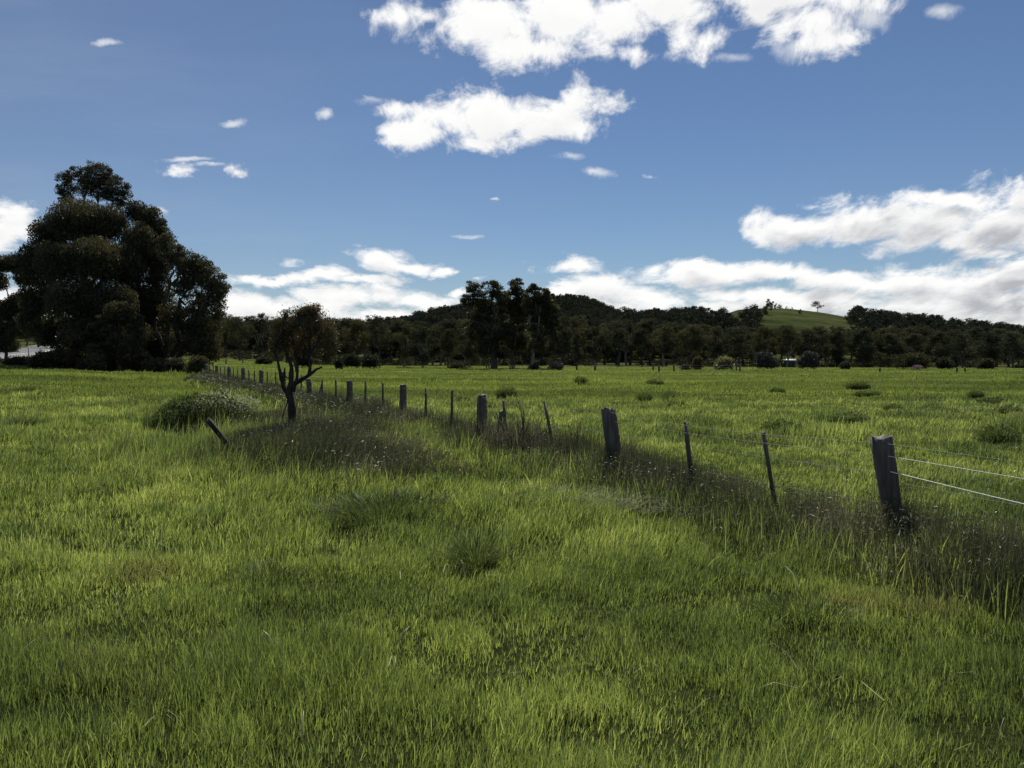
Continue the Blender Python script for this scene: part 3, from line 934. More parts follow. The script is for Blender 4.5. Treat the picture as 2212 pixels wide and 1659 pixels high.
big_tree('gum_tree', 170, 70, (170, 352), [
    (164, 240, 0, 7, 7), (172, 252, 0, 14, 12), (186, 262, 0, 16, 13), (200, 268, 0, 15, 13), (212, 280, 0, 13, 14), (220, 294, 0, 9, 14), (218, 312, 0, 8, 12), (205, 300, 3, 10, 8),
    (184, 290, 0, 12, 14), (176, 318, 0, 12, 18), (196, 325, 0, 18, 16), (212, 335, 0, 13, 16), (186, 345, 0, 22, 14), (206, 354, 0, 15, 13), (194, 276, 1, 18, 14), (208, 292, 1, 14, 14), (199, 310, 1, 14, 12)],
    .24, .18, 50000, 'gum with fine drooping foliage and open forked limbs, right end of the big group',
    stems=[(156, 318), (180, 300), (202, 305), (170, 285)], share=.38, fill=.30, droop=1.6, tier=1.0)
big_tree('gum_tree', 6, 86, (6, 330), [
    (2, 264, 0, 17, 10), (16, 263, 0, 13, 9), (24, 278, 0, 9, 11), (-6, 282, 0, 15, 11), (8, 310, 0, 14, 12), (20, 305, 0, 11, 14), (-12, 305, 0, 14, 12), (16, 330, 0, 12, 9), (-6, 330, 0, 14, 10), (4, 344, 0, 16, 9), (-14, 346, 0, 14, 9)],
    .14, .20, 60000, 'smaller gum with see-through crown at the left edge of the picture', share=.36, fill=.42, tier=.9, droop=1.0)
big_tree('gum_tree', 120, 64, (120, 350), [
    (118, 312, 0, 16, 12), (132, 322, 0, 12, 10), (108, 328, 0, 16, 13), (124, 342, 0, 20, 14), (104, 352, 0, 18, 10), (136, 356, 0, 16, 9)],
    .2, .18, 20000, 'low bushy gum standing in front of the big rounded crown', fill=.3)


def bush(name, px, y_top, y_bot, half, Yc, label, mat, nl=5000, leaf=.2, group=None, squash=1.0, trunk=True):
    o_ = G(px, Yc, -.05)
    s = Yc / F
    Hh = (y_bot - y_top) * s; r_ = half * s
    lobes = []
    for i in range(7):
        a = random.random() * 6.28; q = random.random() ** .5 * .55 * r_
        lobes.append((math.cos(a) * q, math.sin(a) * q, Hh * (.35 + .35 * random.random()), r_ * .5, r_ * .5, Hh * .38))
    lobes.append((0, 0, Hh * .68, r_ * .5, r_ * .5, Hh * .33)); lobes.append((-.5 * r_, 0, Hh * .28, r_ * .5, r_ * .5, Hh * .28)); lobes.append((.5 * r_, 0, Hh * .28, r_ * .5, r_ * .5, Hh * .28))
    tr, cr = build_tree(.03 + Hh * .012, (0, 0, Hh * .15), lobes, leaf, nl, fill=.4, clump_share=.34)
    t = empty(name, o_); tag(t, label, 'bush', group)
    link('stems', tr, M_twig, t); link('foliage', cr, mat, t)
    return t


bush('dark_bush', 198, 357, 378, 13, 58, 'dark bush at the foot of the big gums where the fence runs into them', M_gum, 6000, .15)
bush('dark_bush', 178, 362, 378, 14, 62, 'low dark bush under the forked gum beside the bush at the fence end', M_gum, 5000, .16)
bush('dark_bush', 60, 358, 374, 24, 66, 'wide low bush in the shade under the largest gum', M_gum, 6000, .17)
bush('dark_bush', 18, 363, 372, 22, 70, 'low dark scrub below the road at the left edge', M_gum, 5000, .17)
for bx, bt, lb in ((42, 357, 'dark scrub at the left foot of the largest gum'), (92, 358, 'dark scrub below the middle of the largest gum'), (112, 361, 'low shaded scrub in front of the bushy gum'),
                   (134, 358, 'dark scrub below the narrow domed gum'), (156, 360, 'shaded scrub between the narrow domed gum and the forked one')):
    bush('dark_bush', bx, bt, 375, 15, random.uniform(60, 66), lb, M_gum, 5000, .17)
bush('dark_bush', 8, 348, 362, 10, 110, 'rounded dark green bush beside the road at the left edge', M_weed, 3500, .25)

# ------------------------------------------------------------------ road on the left, with a guide post
rp = [(-150, 62), (-90, 72), (-40, 84), (-5, 96), (18, 110), (32, 130), (42, 155), (50, 185), (60, 230)]
mr = rough_mat('asphalt', (0.07, 0.07, 0.072), (0.12, 0.12, 0.12), 3, coords='Object', bump=.2, rough=.7, spec=.3)
pts = [G(a_, b_) for a_, b_ in rp]
pl = []
for i in range(len(pts) - 1):
    for t in np.linspace(0, 1, 8, endpoint=False):
        pl.append(pts[i].lerp(pts[i + 1], t))
pl.append(pts[-1])
V, Q = [], []
for i, p in enumerate(pl):
    d = (pl[min(i + 1, len(pl) - 1)] - pl[max(0, i - 1)]); d.z = 0; d.normalize()
    s_ = Vector((-d.y, d.x, 0))
    zc = float(gz(p.x, p.y)) + .35
    for q, dz in ((-4.6, -.9), (-3.2, 0), (-1.5, .03), (0, .05), (1.5, .03), (3.2, 0), (4.6, -.9)):
        c = p + s_ * q
        V.append((c.x, c.y, zc + dz))
    if i:
        b0 = (i - 1) * 7; b1 = i * 7
        for j in range(6): Q.append((b0 + j, b0 + j + 1, b1 + j + 1, b1 + j))
ro = link('road', mesh_np('road', V, Q, None, None, True), mr)
tag(ro, 'grey sealed road passing behind the big gums at the left', None, None, 'structure')
V, Q = [], []
for i, p in enumerate(pl):
    d = (pl[min(i + 1, len(pl) - 1)] - pl[max(0, i - 1)]); d.z = 0; d.normalize()
    s_ = Vector((-d.y, d.x, 0)); zc = float(gz(p.x, p.y)) + .35
    for q in (-2.85, -2.65): c = p + s_ * q; V.append((c.x, c.y, zc + .025))
    if i: Q.append((2 * i - 2, 2 * i - 1, 2 * i + 1, 2 * i))
tag(link('road_markings', mesh_np('road_markings', V, Q, None, None, True), M_white), 'white edge line of the road', None, None, 'structure')
gp = G(29, 92)
t = empty('guide_post', gp); tag(t, 'short white guide post beside the road at the left', 'post')
acc = Acc(); acc.add(*tube([(0, 0, 0), (0, 0, .75), (0, 0, 1.35), (.01, 0, 1.38)], [.07, .07, .065, .01], 8)); link('post', acc.mesh('post'), M_white, t)
acc = Acc(); acc.add(*tube([(0, -.075, 1.12), (0, -.09, 1.12)], [.045, .045], 10)); link('reflector', acc.mesh('reflector'), rough_mat('reflector', (.4, .05, .03), (.5, .08, .04), 5), t)


# ------------------------------------------------------------------ the fence
def post_mesh(h, wx, wy, lean=(0, 0), rough=.012, broken=False, seed=0, nz_=9, turn=0.3):
    """split timber post: irregular section, cracked faces, ragged sloping top"""
    r2 = np.random.default_rng(seed)
    ns = 20
    V, Q = [], []
    th = np.arange(ns) / ns * 2 * math.pi
    prof = 1 / np.maximum(np.abs(np.cos(th)) / .5, np.abs(np.sin(th)) / .5) ** .82 * .5 * (.5 ** -.18)
    prof = prof / prof.max() * .60
    jag = r2.normal(0, 1, ns); groove = 1 - .16 * (r2.random(ns) < .28)
    for i in range(nz_ + 1):
        t = i / nz_
        z = -.25 + (h + .25) * t
        kx = 1 + .06 * math.sin(t * 5 + seed)
        rr = prof * groove * (1 + .02 * r2.normal(0, 1, ns)) * kx * (1.06 - .08 * t)
        zz = np.full(ns, z)
        if i == nz_:
            zz = z + jag * rough * (2.2 if broken else 1.0) + np.cos(th) * .012 * (1 if seed % 2 else -1)
        ax, ay = np.cos(th) * rr * wx, np.sin(th) * rr * wy
        V.append(np.stack([ax * math.cos(turn) - ay * math.sin(turn) + lean[0] * z, ax * math.sin(turn) + ay * math.cos(turn) + lean[1] * z, zz], -1))
    V = np.concatenate(V)
    for i in range(nz_):
        j = np.arange(ns); j2 = (j + 1) % ns
        Q.append(np.stack([i * ns + j, i * ns + j2, (i + 1) * ns + j2, (i + 1) * ns + j], -1))
    top = np.array([[lean[0] * h, lean[1] * h, h - .02]])
    V = np.concatenate([V, top]); ti = len(V) - 1
    j = np.arange(ns); T = np.stack([nz_ * ns + j, nz_ * ns + (j + 1) % ns, np.full(ns, ti)], -1)
    return mesh_np('fence_post', V, np.concatenate(Q), T, None, False)


FH = .96
fence = empty('wire_fence', (3.1, 6.9, 0))
tag(fence, 'old barbed wire fence with thick split timber posts and thin droppers crossing the field', 'fence')
o0 = Vector(fence.location)
posts = []
lean_n = {0: (-.16, .02), 1: (-.13, .03), 2: (.0, 0), 3: (0.01, 0), 5: (-.06, 0)}
pw = {0: .155, 1: .165, 2: .16, 3: .15, 4: .15}
for i in range(12):
    Y = 6.9 + 3.5 * i + [0, 0, 0, .1, .1, -.1, .1, 0, 0, 0, 0, 0][i]
    X = 3.1 - .515 * 3.5 * i
    ln = lean_n.get(i, (random.uniform(-.03, .03), 0))
    p = Vector((X, Y, float(gz(X, Y))))
    if i < 2: p.x += [.14, .04][i]
    hh = FH + [0.0, 0.0, 0.0, .02, -.02, -.08, .0, .0, 0, 0, 0, 0][i]
    m = post_mesh(hh, pw.get(i, .155), pw.get(i, .155) * .85, ln, .007 if i else .010, seed=i + 3, turn=R([18, 40, 12, 8, 25, 5, 30, 12, 20, 0, 10, 5][i]))
    q = link('fence_post', m, M_wood, fence, p - o0)
    if i == 0: q['label'] = 'nearest thick grey post with a ragged weathered top, leaning left'
    if i == 1: q['label'] = 'thick post leaning left beside the dry grass'
    posts.append((p, ln, hh))
# the line also goes on to the right, out of the picture
Xr, Yr = 3.1 + .515 * 3.5, 6.9 - 3.5
posts_all = [(Vector((Xr, Yr, 0)), (0, 0), FH)] + posts
q = link('fence_post', post_mesh(FH, .17, .15, (0, 0), seed=33), M_wood, fence, posts_all[0][0] - o0)


def dropper(p, h, lean, wd=.045, label=None):
    m = post_mesh(h, wd, wd * .8, lean, .004, seed=random.randint(1, 90), nz_=7, turn=random.random())
    q_ = link('dropper', m, M_wood, fence, p - o0)
    return q_


drop_lean = {(0, 0): (-.17, 0), (0, 1): (-.12, 0), (1, 0): (-.20, 0), (1, 1): (-.08, 0), (2, 0): (.02, 0), (2, 1): (0, 0)}
for i in range(11):
    a_, b_ = posts[i][0], posts[i + 1][0]
    fr = {0: (.36, .66), 1: (.42, .78), 2: (.33, .66)}.get(i, (.34 + random.uniform(-.03, .03), .67 + random.uniform(-.03, .03)))
    for j, t in enumerate(fr):
        p = a_.lerp(b_, t); p.z = float(gz(p.x, p.y))
        ln = drop_lean.get((i, j), (random.uniform(-.03, .03), 0))
        p.x -= ln[0] * .45
        dropper(p, .93 + random.uniform(-.05, .05), ln)
p = posts[1][0].lerp(posts[2][0], .90) + Vector((.0, 0, 0)); p.z = float(gz(p.x, p.y)); dropper(p, .72, (.22, 0), .07)
p = posts[4][0].lerp(posts[5][0], .86); p.z = float(gz(p.x, p.y)); dropper(p, .78, (.25, 0), .05)
# wires
WH = [.915, .81, .66, .40]


def at_h(ps, h): return ps[0] + Vector((ps[1][0] * h, ps[1][1] * h, h))


for wi, hw_ in enumerate(WH):
    acc = Acc()
    for i in range(len(posts_all) - 1):
        hh = hw_
        if i == 0 and wi in (1, 2): continue
        if i == 0 and wi == 3: hh = .60
        a_, b_ = at_h(posts_all[i], hh), at_h(posts_all[i + 1], hh)
        n_ = 10
        path = []
        for t in np.linspace(0, 1, n_ + 1):
            q = a_.lerp(b_, t); q.z -= .035 * math.sin(t * math.pi) * (1 + .6 * math.sin(i * 2.3 + wi)) ; q.z += random.uniform(-.004, .004)
            q -= o0; path.append((q.x, q.y - .085, q.z))
        rr = max(.0019, .00016 * (a_.y + b_.y) / 2)
        acc.add(*tube(path, [rr] * len(path), 4))
        if i < 5 and wi != 1:   # barbs
            for t in np.arange(.03, 1, .045):
                q = np.array(path[int(t * n_)]) * (1 - (t * n_ % 1)) + np.array(path[min(n_, int(t * n_) + 1)]) * (t * n_ % 1)
                for s_ in (-1, 1):
                    e = np.array([.006 * s_, .004, .014])
                    acc.add(*tube([q - e, q + e], [.0013, .0006], 3))
    link('barbed_wire' if wi != 1 else 'plain_wire', acc.mesh('wire'), M_wire, fence)
for wi, (hh, rr) in enumerate(((.81, .0032), (.68, .0048))):
    a_, b_ = at_h(posts_all[1], hh), at_h(posts_all[0], [.70, .44][wi])
    path = []
    for t in np.linspace(0, 1, 14):
        q = a_.lerp(b_, t); q.z -= [.015, .035][wi] * math.sin(t * math.pi); q -= o0
        path.append((q.x, q.y - .09 * (1 - t), q.z))
    acc = Acc(); acc.add(*tube(path, [rr] * 14, 6))
    l_ = link('rope', acc.mesh('rope'), M_rope, fence)
    l_['label'] = ['upper pale smooth wire shining in the sun', 'lower slack white rope shining in the sun'][wi]
acc = Acc(); c = posts[0][0].lerp(posts[1][0], .40) - o0
for hh in ():
    pass

# leaning stake on the left
st = G(243, 11.9)
m = post_mesh(.82, .08, .07, (0, 0), .012, True, seed=51)
q = link('leaning_stake', m, M_darkbark)
q.location = st + Vector((0, 0, .0))
q.rotation_euler = (R(6), R(-36), 0)
tag(q, 'broken timber stake leaning steeply to the left, in the grass below the flowering weeds', 'stake')

# ------------------------------------------------------------------ the sapling with dark stems
sp = G(293, 14.3)
sap = empty('wattle_sapling', sp)
tag(sap, 'small spindly tree with twisting dark stems and thin brownish foliage, left of centre', 'tree')
acc = Acc()


def sap_pt(px, py, dy=0.0):
    return np.array(P(px, py, 14.3 + dy) - sp)


def limb(pix, r0, r1):
    pt = np.array([sap_pt(*q_) for q_ in pix])
    # knobbly
    fine_ = []
    for i in range(len(pt) - 1):
        for t in (0, .5): fine_.append(pt[i] * (1 - t) + pt[i + 1] * t + (rng.normal(0, .008, 3) if t else 0))
    fine_.append(pt[-1])
    acc.add(*tube(fine_, np.linspace(r0, r1, len(fine_)) * (1 + .12 * rng.normal(0, 1, len(fine_))), 8))


limb([(291, 456), (291, 432), (292, 410), (291, 398), (289, 390), (291, 382), (291.5, 372), (290, 362), (286, 352), (283, 340), (281, 330)], .075, .016)
limb([(289, 398), (284, 388), (281, 378), (279, 368), (277, 358), (273, 350), (270, 345)], .045, .012)
limb([(283, 384), (284, 376), (285, 368)], .028, .012)
limb([(292, 384), (299, 381), (306, 377), (313, 372), (317, 369), (322, 367)], .048, .014)
limb([(309, 376), (310, 368), (309, 358), (310, 346), (309, 336), (306, 326)], .036, .010)
limb([(309, 356), (305, 346), (303, 339)], .02, .008)
limb([(309.5, 354), (315, 347), (319, 338), (322, 330)], .03, .01)
limb([(297, 372), (297, 362), (295, 350), (292, 338), (289, 326), (285, 316)], .03, .01)
limb([(293, 392), (297, 378), (297, 366)], .035, .02)
limb([(291, 379), (285, 376), (277, 373)], .014, .005)
limb([(290, 394), (287, 404), (283, 416), (281, 428)], .012, .006)
link('trunk', acc.mesh('trunk'), M_darkbark, sap)
lob = [(285, 325, 0, 8, 9), (294, 318, .1, 9, 8), (304, 322, 0, 10, 10), (315, 322, 0, 10, 10), (324, 326, 0, 8, 11), (299, 332, -.1, 11, 9), (314, 338, .1, 12, 10), (327, 340, 0, 7, 10), (284, 340, 0, 8, 9), (321, 350, 0, 9, 7), (278, 345, 0, 5, 7), (292, 345, .2, 9, 7), (306, 313, 0, 7, 5), (281, 333, 0, 8, 12), (312, 312, 0, 6, 5), (330, 349, 0, 6, 8), (300, 345, .1, 9, 6)]
Ps, rn = [], []
for (px, py, dy, rx, rz) in lob:
    c = sap_pt(px, py, dy); s_ = 14.3 / F
    m_ = 18
    d = rng.normal(0, 1, (m_, 3)); d /= np.linalg.norm(d, axis=1)[:, None]
    cen = c + d * np.array([rx, rx, rz]) * s_ * 1.05
    nl = 850 if px < 322 else 600
    wch = rng.integers(0, m_, nl)
    dd = rng.normal(0, 1, (nl, 3)) * .042
    Ps.append(cen[wch] + dd); rn.append(.5 * rng.random(m_)[wch] + .5 * rng.random(nl))
Pp = np.concatenate(Ps)
V, Q = leaf_quads(Pp, .05 + .03 * rng.random(len(Pp)), .010 + .006 * rng.random(len(Pp)), None, 1.0)
link('crown', mesh_np('crown', V, Q, None, {'rnd': np.concatenate(rn)}), M_wattle, sap)


# ------------------------------------------------------------------ bare twiggy shrub by the fence
def twig_shrub(name, loc, stems_, H, spread, label):
    acc_ = Acc()

    def grow(p, d, L, r, depth):
        n_ = 4
        path = [p]
        for i in range(n_):
            d = d + rng.normal(0, .16, 3); d[2] += .03; d /= np.linalg.norm(d)
            path.append(path[-1] + d * L / n_)
        acc_.add(*tube(path, np.linspace(r, r * .5, n_ + 1), 4))
        if depth:
            for i in range(1, n_ + 1):
                for _ in range(2 if depth > 1 else 1):
                    e = d + rng.normal(0, .55, 3); e[2] = abs(e[2]) * .8; e /= np.linalg.norm(e)
                    grow(path[i], e, L * .45, r * .5, depth - 1)
    for i in range(stems_):
        a = random.random() * 6.28
        d = np.array([math.cos(a) * spread, math.sin(a) * spread * .6, 1.0]); d /= np.linalg.norm(d)
        grow(np.array([math.cos(a) * .08, math.sin(a) * .08, -.02]), d, H * random.uniform(.6, .85), .009, 2)
    o_ = link(name, acc_.mesh('twigs'), M_twig)
    o_.location = loc
    tag(o_, label, 'shrub')
    return o_


pz = G(520, 12.3); twig_shrub('bare_shrub', pz, 7, 1.02, .42, 'bare twiggy shrub with upright stems beside the fence, left of its neighbour')
pz = G(543, 11.6); twig_shrub('bare_shrub', pz, 8, .82, .85, 'lower spreading bare twiggy shrub between two droppers of the fence')

# ------------------------------------------------------------------ tall gums in the centre
CG = 'tall gums in the middle of the tree line'
big_tree('gum_tree', 494, 112, (494, 340), [
    (474, 289, 0, 9, 9), (468, 301, 0, 8, 8), (481, 300, 0, 9, 11), (493, 289, 0, 10, 10), (499, 299, 0, 9, 10), (487, 306, 1, 9, 9), (478, 315, 0, 12, 12), (492, 318, 1, 13, 14), (502, 308, 0, 5, 7),
    (474, 333, 0, 11, 10), (490, 338, 0, 14, 12), (504, 334, 0, 10, 12), (485, 350, 0, 10, 8), (500, 352, 0, 10, 8)],
    .40, .24, 42000, 'tall centre gum with a double headed crown and a thick trunk, left of three', share=.33, fill=.22, group=CG)
big_tree('gum_tree', 513, 116, (513, 340), [
    (517, 288, 0, 8, 10), (522, 301, 0, 9, 11), (510, 300, 0, 8, 10), (514, 312, 0, 9, 10), (525, 312, 0, 7, 9), (516, 328, 0, 11, 12), (512, 344, 0, 9, 9), (524, 342, 0, 9, 10)],
    .24, .24, 28000, 'tallest centre gum with a pointed crown, between its two tall neighbours', share=.34, fill=.2, group=CG)
big_tree('gum_tree', 533, 108, (533, 345), [
    (535, 294, 0, 8, 10), (543, 298, 0, 8, 10), (551, 309, 0, 8, 11), (529, 306, 0, 7, 10), (538, 310, 0, 10, 11), (552, 322, 0, 8, 10), (540, 328, 0, 12, 12), (554, 336, 0, 7, 8), (536, 344, 0, 9, 9), (548, 347, 0, 9, 7)],
    .20, .24, 32000, 'tall centre gum with pale leaning trunk, right of three', share=.34, fill=.2, group=CG, mtr=M_palebark)

# front trees of the belt: (px, half width px, top row, foot row, low, label)
belt = [
 (423, 13, 326, 366, .12, 'rounded dark tree left of the tall centre gums, crown almost to the ground'),
 (470, 11, 330, 366, .10, 'bushy tree directly in front of the left tall centre gum, low crown'),
 (448, 9, 328, 365, .35, 'slim gum between the rounded dark tree and the low bushy one'),
 (404, 12, 324, 364, .22, 'broad gum right of the big forked trunk, left of the rounded dark tree'),
 (378, 15, 315, 364, .30, 'tall gum with two open heads against the cloud, right of the sapling'),
 (357, 14, 320, 364, .25, 'spreading gum just right of the sapling with a domed head'),
 (310, 16, 307, 364, .28, 'tall open headed gum behind the sapling, with flat leafy tiers'),
 (287, 13, 315, 363, .25, 'dense gum with a dark domed top left of the sapling'),
 (262, 13, 313, 361, .25, 'dark gum with rounded top, second to the left of the sapling'),
 (240, 12, 318, 360, .25, 'low topped gum nearest the gap beside the big left gums'),
 (218, 12, 316, 360, .28, 'gum half hidden by the drooping right end of the big group'),
 (577, 6, 332, 369, .22, 'narrow cypress-like dark tree standing alone in front of the belt'),
 (562, 12, 322, 365, .30, 'gum tucked in beside the right tall centre gum'),
 (596, 13, 326, 366, .32, 'gum right of the narrow cypress-like tree, brownish head'),
 (618, 17, 321, 367, .30, 'wide round-topped gum with a stout dark trunk at the field edge'),
 (642, 12, 328, 366, .34, 'gum just right of the wide round-topped one'),
 (664, 15, 325, 366, .34, 'broad gum behind the dark cone shaped bush, to its left'),
 (690, 14, 324, 366, .34, 'gum straight above the dark cone shaped bush'),
 (714, 13, 326, 366, .36, 'gum straight above the pale green bush'),
 (738, 14, 328, 366, .36, 'gum with bare pale trunks between the pale bush and the round grey bush'),
 (762, 14, 326, 367, .28, 'gum rising behind the round grey bush'),
 (787, 13, 327, 367, .25, 'gum above the pale roofed shed'),
 (810, 14, 329, 367, .22, 'gum rising behind the second grey bush'),
 (836, 14, 330, 368, .15, 'dark gum right of the second grey bush, crown close to the grass'),
 (862, 15, 328, 368, .12, 'big leafed-out gum midway between the second grey bush and the pink blossom'),
 (888, 14, 332, 368, .14, 'gum left of the wide brown bush'),
 (912, 14, 333, 368, .16, 'gum directly above the pink blossom'),
 (938, 14, 331, 368, .14, 'gum right of the wide brown bush'),
 (962, 13, 333, 368, .14, 'gum above the leaning far post at the right'),
 (986, 14, 331, 368, .14, 'second gum from the right edge in the front of the belt'),
 (1012, 15, 332, 368, .14, 'gum at the right edge in the front of the belt'),
]
protos = [rand_gum(10, 7.2, .24, 12000, .26, 11), rand_gum(10, 6.6, .30, 11000, .26, 10), rand_gum(10, 8.2, .30, 12500, .27, 12, share=.30), rand_gum(10, 6.0, .16, 11000, .26, 11),
          rand_gum(10, 7.5, .34, 8500, .26, 9, share=.28, fill=.15)]
lowp = [rand_gum(10, 7.4, .08, 13000, .27, 13), rand_gum(10, 6.8, .10, 13000, .27, 13, fill=.4), rand_gum(10, 8.0, .12, 13000, .28, 13)]
cyp = rand_gum(10, 3.6, .2, 4200, .34, 12, narrow=True, fill=.4)
BG = 'gum trees in the front of the belt behind the paddock'
for i, (px, hw, yt, yb, low, lab) in enumerate(belt):
    Yc = {577: 100}.get(px, random.uniform(165, 185) if px > 330 else random.uniform(150, 165))
    if px in (423, 470, 404, 448): Yc = random.uniform(118, 130)
    o_ = G(px, Yc, -.1)
    top = P(px, yt, Yc).z
    Hh = top - o_.z
    tr, cr = cyp if px == 577 else (random.choice(lowp) if low < .2 else (protos[i % 5]))
    wid = {577: 3.6}.get(px, 7.2)
    sx = (hw * 2.15 * Yc / F) / wid
    put_tree('cypress_tree' if px == 577 else 'gum_tree', o_, tr, cr, lab, 'tree', None if px == 577 else BG, random.random() * 6.28, (sx, sx, Hh / 10), M_gum_far, M_palebark if i % 3 == 0 and px != 577 else M_bark)

# second and third rows: nothing tells these apart
regions = [(-150, 60, 'dark gum crowded into the belt behind the road at the left'), (205, 400, 'dark gum in the back rows of the belt left of the tall centre gums'),
           (400, 620, 'dark gum in the back rows of the belt behind the tall centre gums'), (620, 830, 'dark gum in the back rows of the belt below the bare green hill'),
           (830, 1160, 'dark gum in the back rows of the belt at the right')]
tops = lambda px: np.interp(px, [-150, 0, 30, 60, 205, 250, 300, 350, 380, 420, 560, 620, 700, 760, 830, 870, 950, 1024, 1160], [300, 306, 318, 336, 318, 318, 314, 320, 320, 322, 318, 322, 324, 328, 330, 330, 331, 331, 331])
for (a_, b_, lab) in regions:
    px = a_
    while px < b_:
        px += random.uniform(8, 13)
        Yc = random.uniform(188, 232) if px > 60 else random.uniform(135, 190)
        o_ = G(px, Yc, -.1)
        Hh = P(px, float(tops(px)) + random.uniform(-5, 7), Yc).z - o_.z
        tr, cr = random.choice(protos)
        s0 = Hh / 10
        w_ = max(s0, .7) * random.uniform(.9, 1.25)
        put_tree('gum_tree', o_, tr, cr, lab, 'tree', lab.replace('dark gum', 'dark gums'), random.random() * 6.28, (w_, w_, s0), M_gum_far, M_palebark if random.random() < .4 else M_bark)

# undergrowth of the belt: low scrub and thin saplings nobody could count
ps_, rr_ = [], []
nn = 0
for _ in range(620):
    px = random.uniform(205, 1200); Yc = random.uniform(172, 250)
    if fbm(np.array(px / 23.), np.array(Yc / 30.), 77, 2) < .40: continue
    o_ = G(px, Yc); hb = random.uniform(.5, 2.6); wb = random.uniform(.8, 2.4)
    m_ = 300
    d = rng.normal(0, 1, (m_, 3)); d /= np.linalg.norm(d, axis=1)[:, None]
    q = d * (rng.random((m_, 1)) ** .4) * np.array([wb, wb, hb * .5]) + np.array([o_.x, o_.y, o_.z + hb * .45])
    ps_.append(q); rr_.append(rng.random(m_) * .6 + random.random() * .4)
q = np.concatenate(ps_)
V, Q = leaf_quads(q, .2 + .25 * rng.random(len(q)), .10 + .12 * rng.random(len(q)), None, -.2)
me = mesh_np('undergrowth', V, Q, None, {'rnd': np.concatenate(rr_)})
tag(link('undergrowth', me, leafy('scrub_leaves', [(0.0, (0.020, 0.022, 0.013)), (0.6, (0.040, 0.040, 0.023)), (1.0, (0.070, 0.068, 0.040))], trans=.2, gloss=.01, noise_scale=.1)),
    'scrubby undergrowth between the trunks of the belt', 'undergrowth', None, 'stuff')

# bushes along the paddock edge
bush('grey_bush', 767, 353, 371, 13, 118, 'large round grey bush at the paddock edge, left of the pale roofed shed', M_greybush, 6500, .22)
bush('grey_bush', 808, 353, 371, 12, 120, 'second round grey bush, right of the pale roofed shed', M_greybush, 6000, .22)
bush('pale_bush', 724, 358, 372, 12, 104, 'pale yellowish green bush with a fallen branch at the paddock edge', M_palebush, 4500, .20)
bush('cone_bush', 697, 358, 372, 6.5, 104, 'dark green cone shaped bush left of the pale bush', M_gum, 3800, .18)
bush('grey_bush', 685, 365, 371, 6, 106, 'low grey scrub left of the dark cone shaped bush', M_greybush, 1800, .18)
bush('brown_bush', 912, 355, 371, 21, 126, 'wide brownish bush above the pink blossom', M_gum_far, 8000, .26)
bush('pink_bush', 916, 365, 371, 6.5, 110, 'small bush in pink blossom at the right of the paddock edge', M_pink, 650, .13)
bush('dark_bush', 302, 348, 366, 11, 108, 'round dark bush seen between the stems of the sapling', M_gum_far, 5500, .22)
bush('dark_bush', 352, 350, 366, 10, 110, 'left half of the dark bush pair right of the sapling', M_gum_far, 5000, .22)
bush('dark_bush', 370, 351, 366, 10, 111, 'right half of the dark bush pair right of the sapling', M_gum_far, 5000, .22)
bush('dark_bush', 264, 358, 366, 9, 112, 'small ragged bush left of the sapling on the green rise', M_gum_far, 3000, .2)
bush('dark_bush', 339, 354, 367, 5, 100, 'little upright bush between the sapling and the dark bush pair', M_gum_far, 2000, .18)
bush('dark_bush', 556, 362, 371, 9, 98, 'low scrubby bush at the foot of the right tall centre gum', M_greybush, 2600, .16)
bush('dark_bush', 534, 364, 371, 7, 100, 'tiny scrub beside the pale trunk of the right tall centre gum', M_greybush, 1600, .16)
bush('dark_bush', 845, 362, 371, 6, 116, 'small dark bush left of the wide brownish bush', M_gum_far, 2200, .2)
bush('dark_bush', 458, 361, 368, 12, 112, 'low scrub under the bushy tree left of the thick centre trunk', M_gum_far, 2600, .2)
bush('dark_bush', 945, 358, 371, 9, 124, 'dark bush right of the wide brownish bush', M_gum_far, 3600, .24)
bush('dark_bush', 985, 360, 371, 10, 128, 'dark bush near the right edge under the gums', M_gum_far, 3600, .24)
# fallen branch at the pale bush
a_, b_ = P(714, 371, 102), P(728, 364, 102)
acc = Acc(); acc.add(*tube(bent(tuple(a_), tuple(b_), 5, .04), [.10, .09, .08, .06, .03], 7))
acc.add(*tube(bent(tuple(a_.lerp(b_, .5)), tuple(P(724, 361, 102)), 4, .05), [.05, .04, .03, .02], 6))
tag(link('fallen_branch', acc.mesh('fallen_branch'), M_bark), 'dead fallen branch propped against the pale bush', 'branch')

# far fence: little posts scattered along the paddock edge
ff = empty('far_fence', G(512, 90)); of = Vector(ff.location)
tag(ff, 'sparse line of short dark posts along the far edge of the paddock', 'fence')
fps = [(213, 366, 362), (226, 364, 358.5), (243, 363, 358), (380, 368, 363), (486.5, 368, 364), (489, 368, 363.5), (510, 369, 365), (530, 369, 363.5), (560.5, 369.5, 363.5), (595, 370.5, 365), (659, 371.5, 364.5), (653, 371, 364), (674, 371, 364), (736.5, 371, 361), (740, 371.5, 364.5), (732, 370, 364), (880, 371.5, 367), (957, 372, 367), (965, 372, 367)]
ft = []
for (px, yb, yt) in fps:
    Yc = min(max(yrow(yb + .3, px), 60), 118)
    p = G(px, Yc, -.02); hh = max(.5, (yb - yt) * Yc / F)
    link('fence_post', post_mesh(hh, .17 if px not in (595,) else .26, .15, (random.uniform(-.05, .05), 0), .015, seed=int(px)), M_wood, ff, p - of)
    ft.append((px, p, hh))
acc = Acc()
ft2 = sorted([q for q in ft if 480 < q[0] < 745])
for (q1, q2) in zip(ft2[:-1], ft2[1:]):
    for hs in (.85, .5):
        acc.add(*tube([tuple(q1[1] + Vector((0, 0, q1[2] * hs)) - of), tuple(q2[1] + Vector((0, 0, q2[2] * hs)) - of)], [.006, .006], 3))
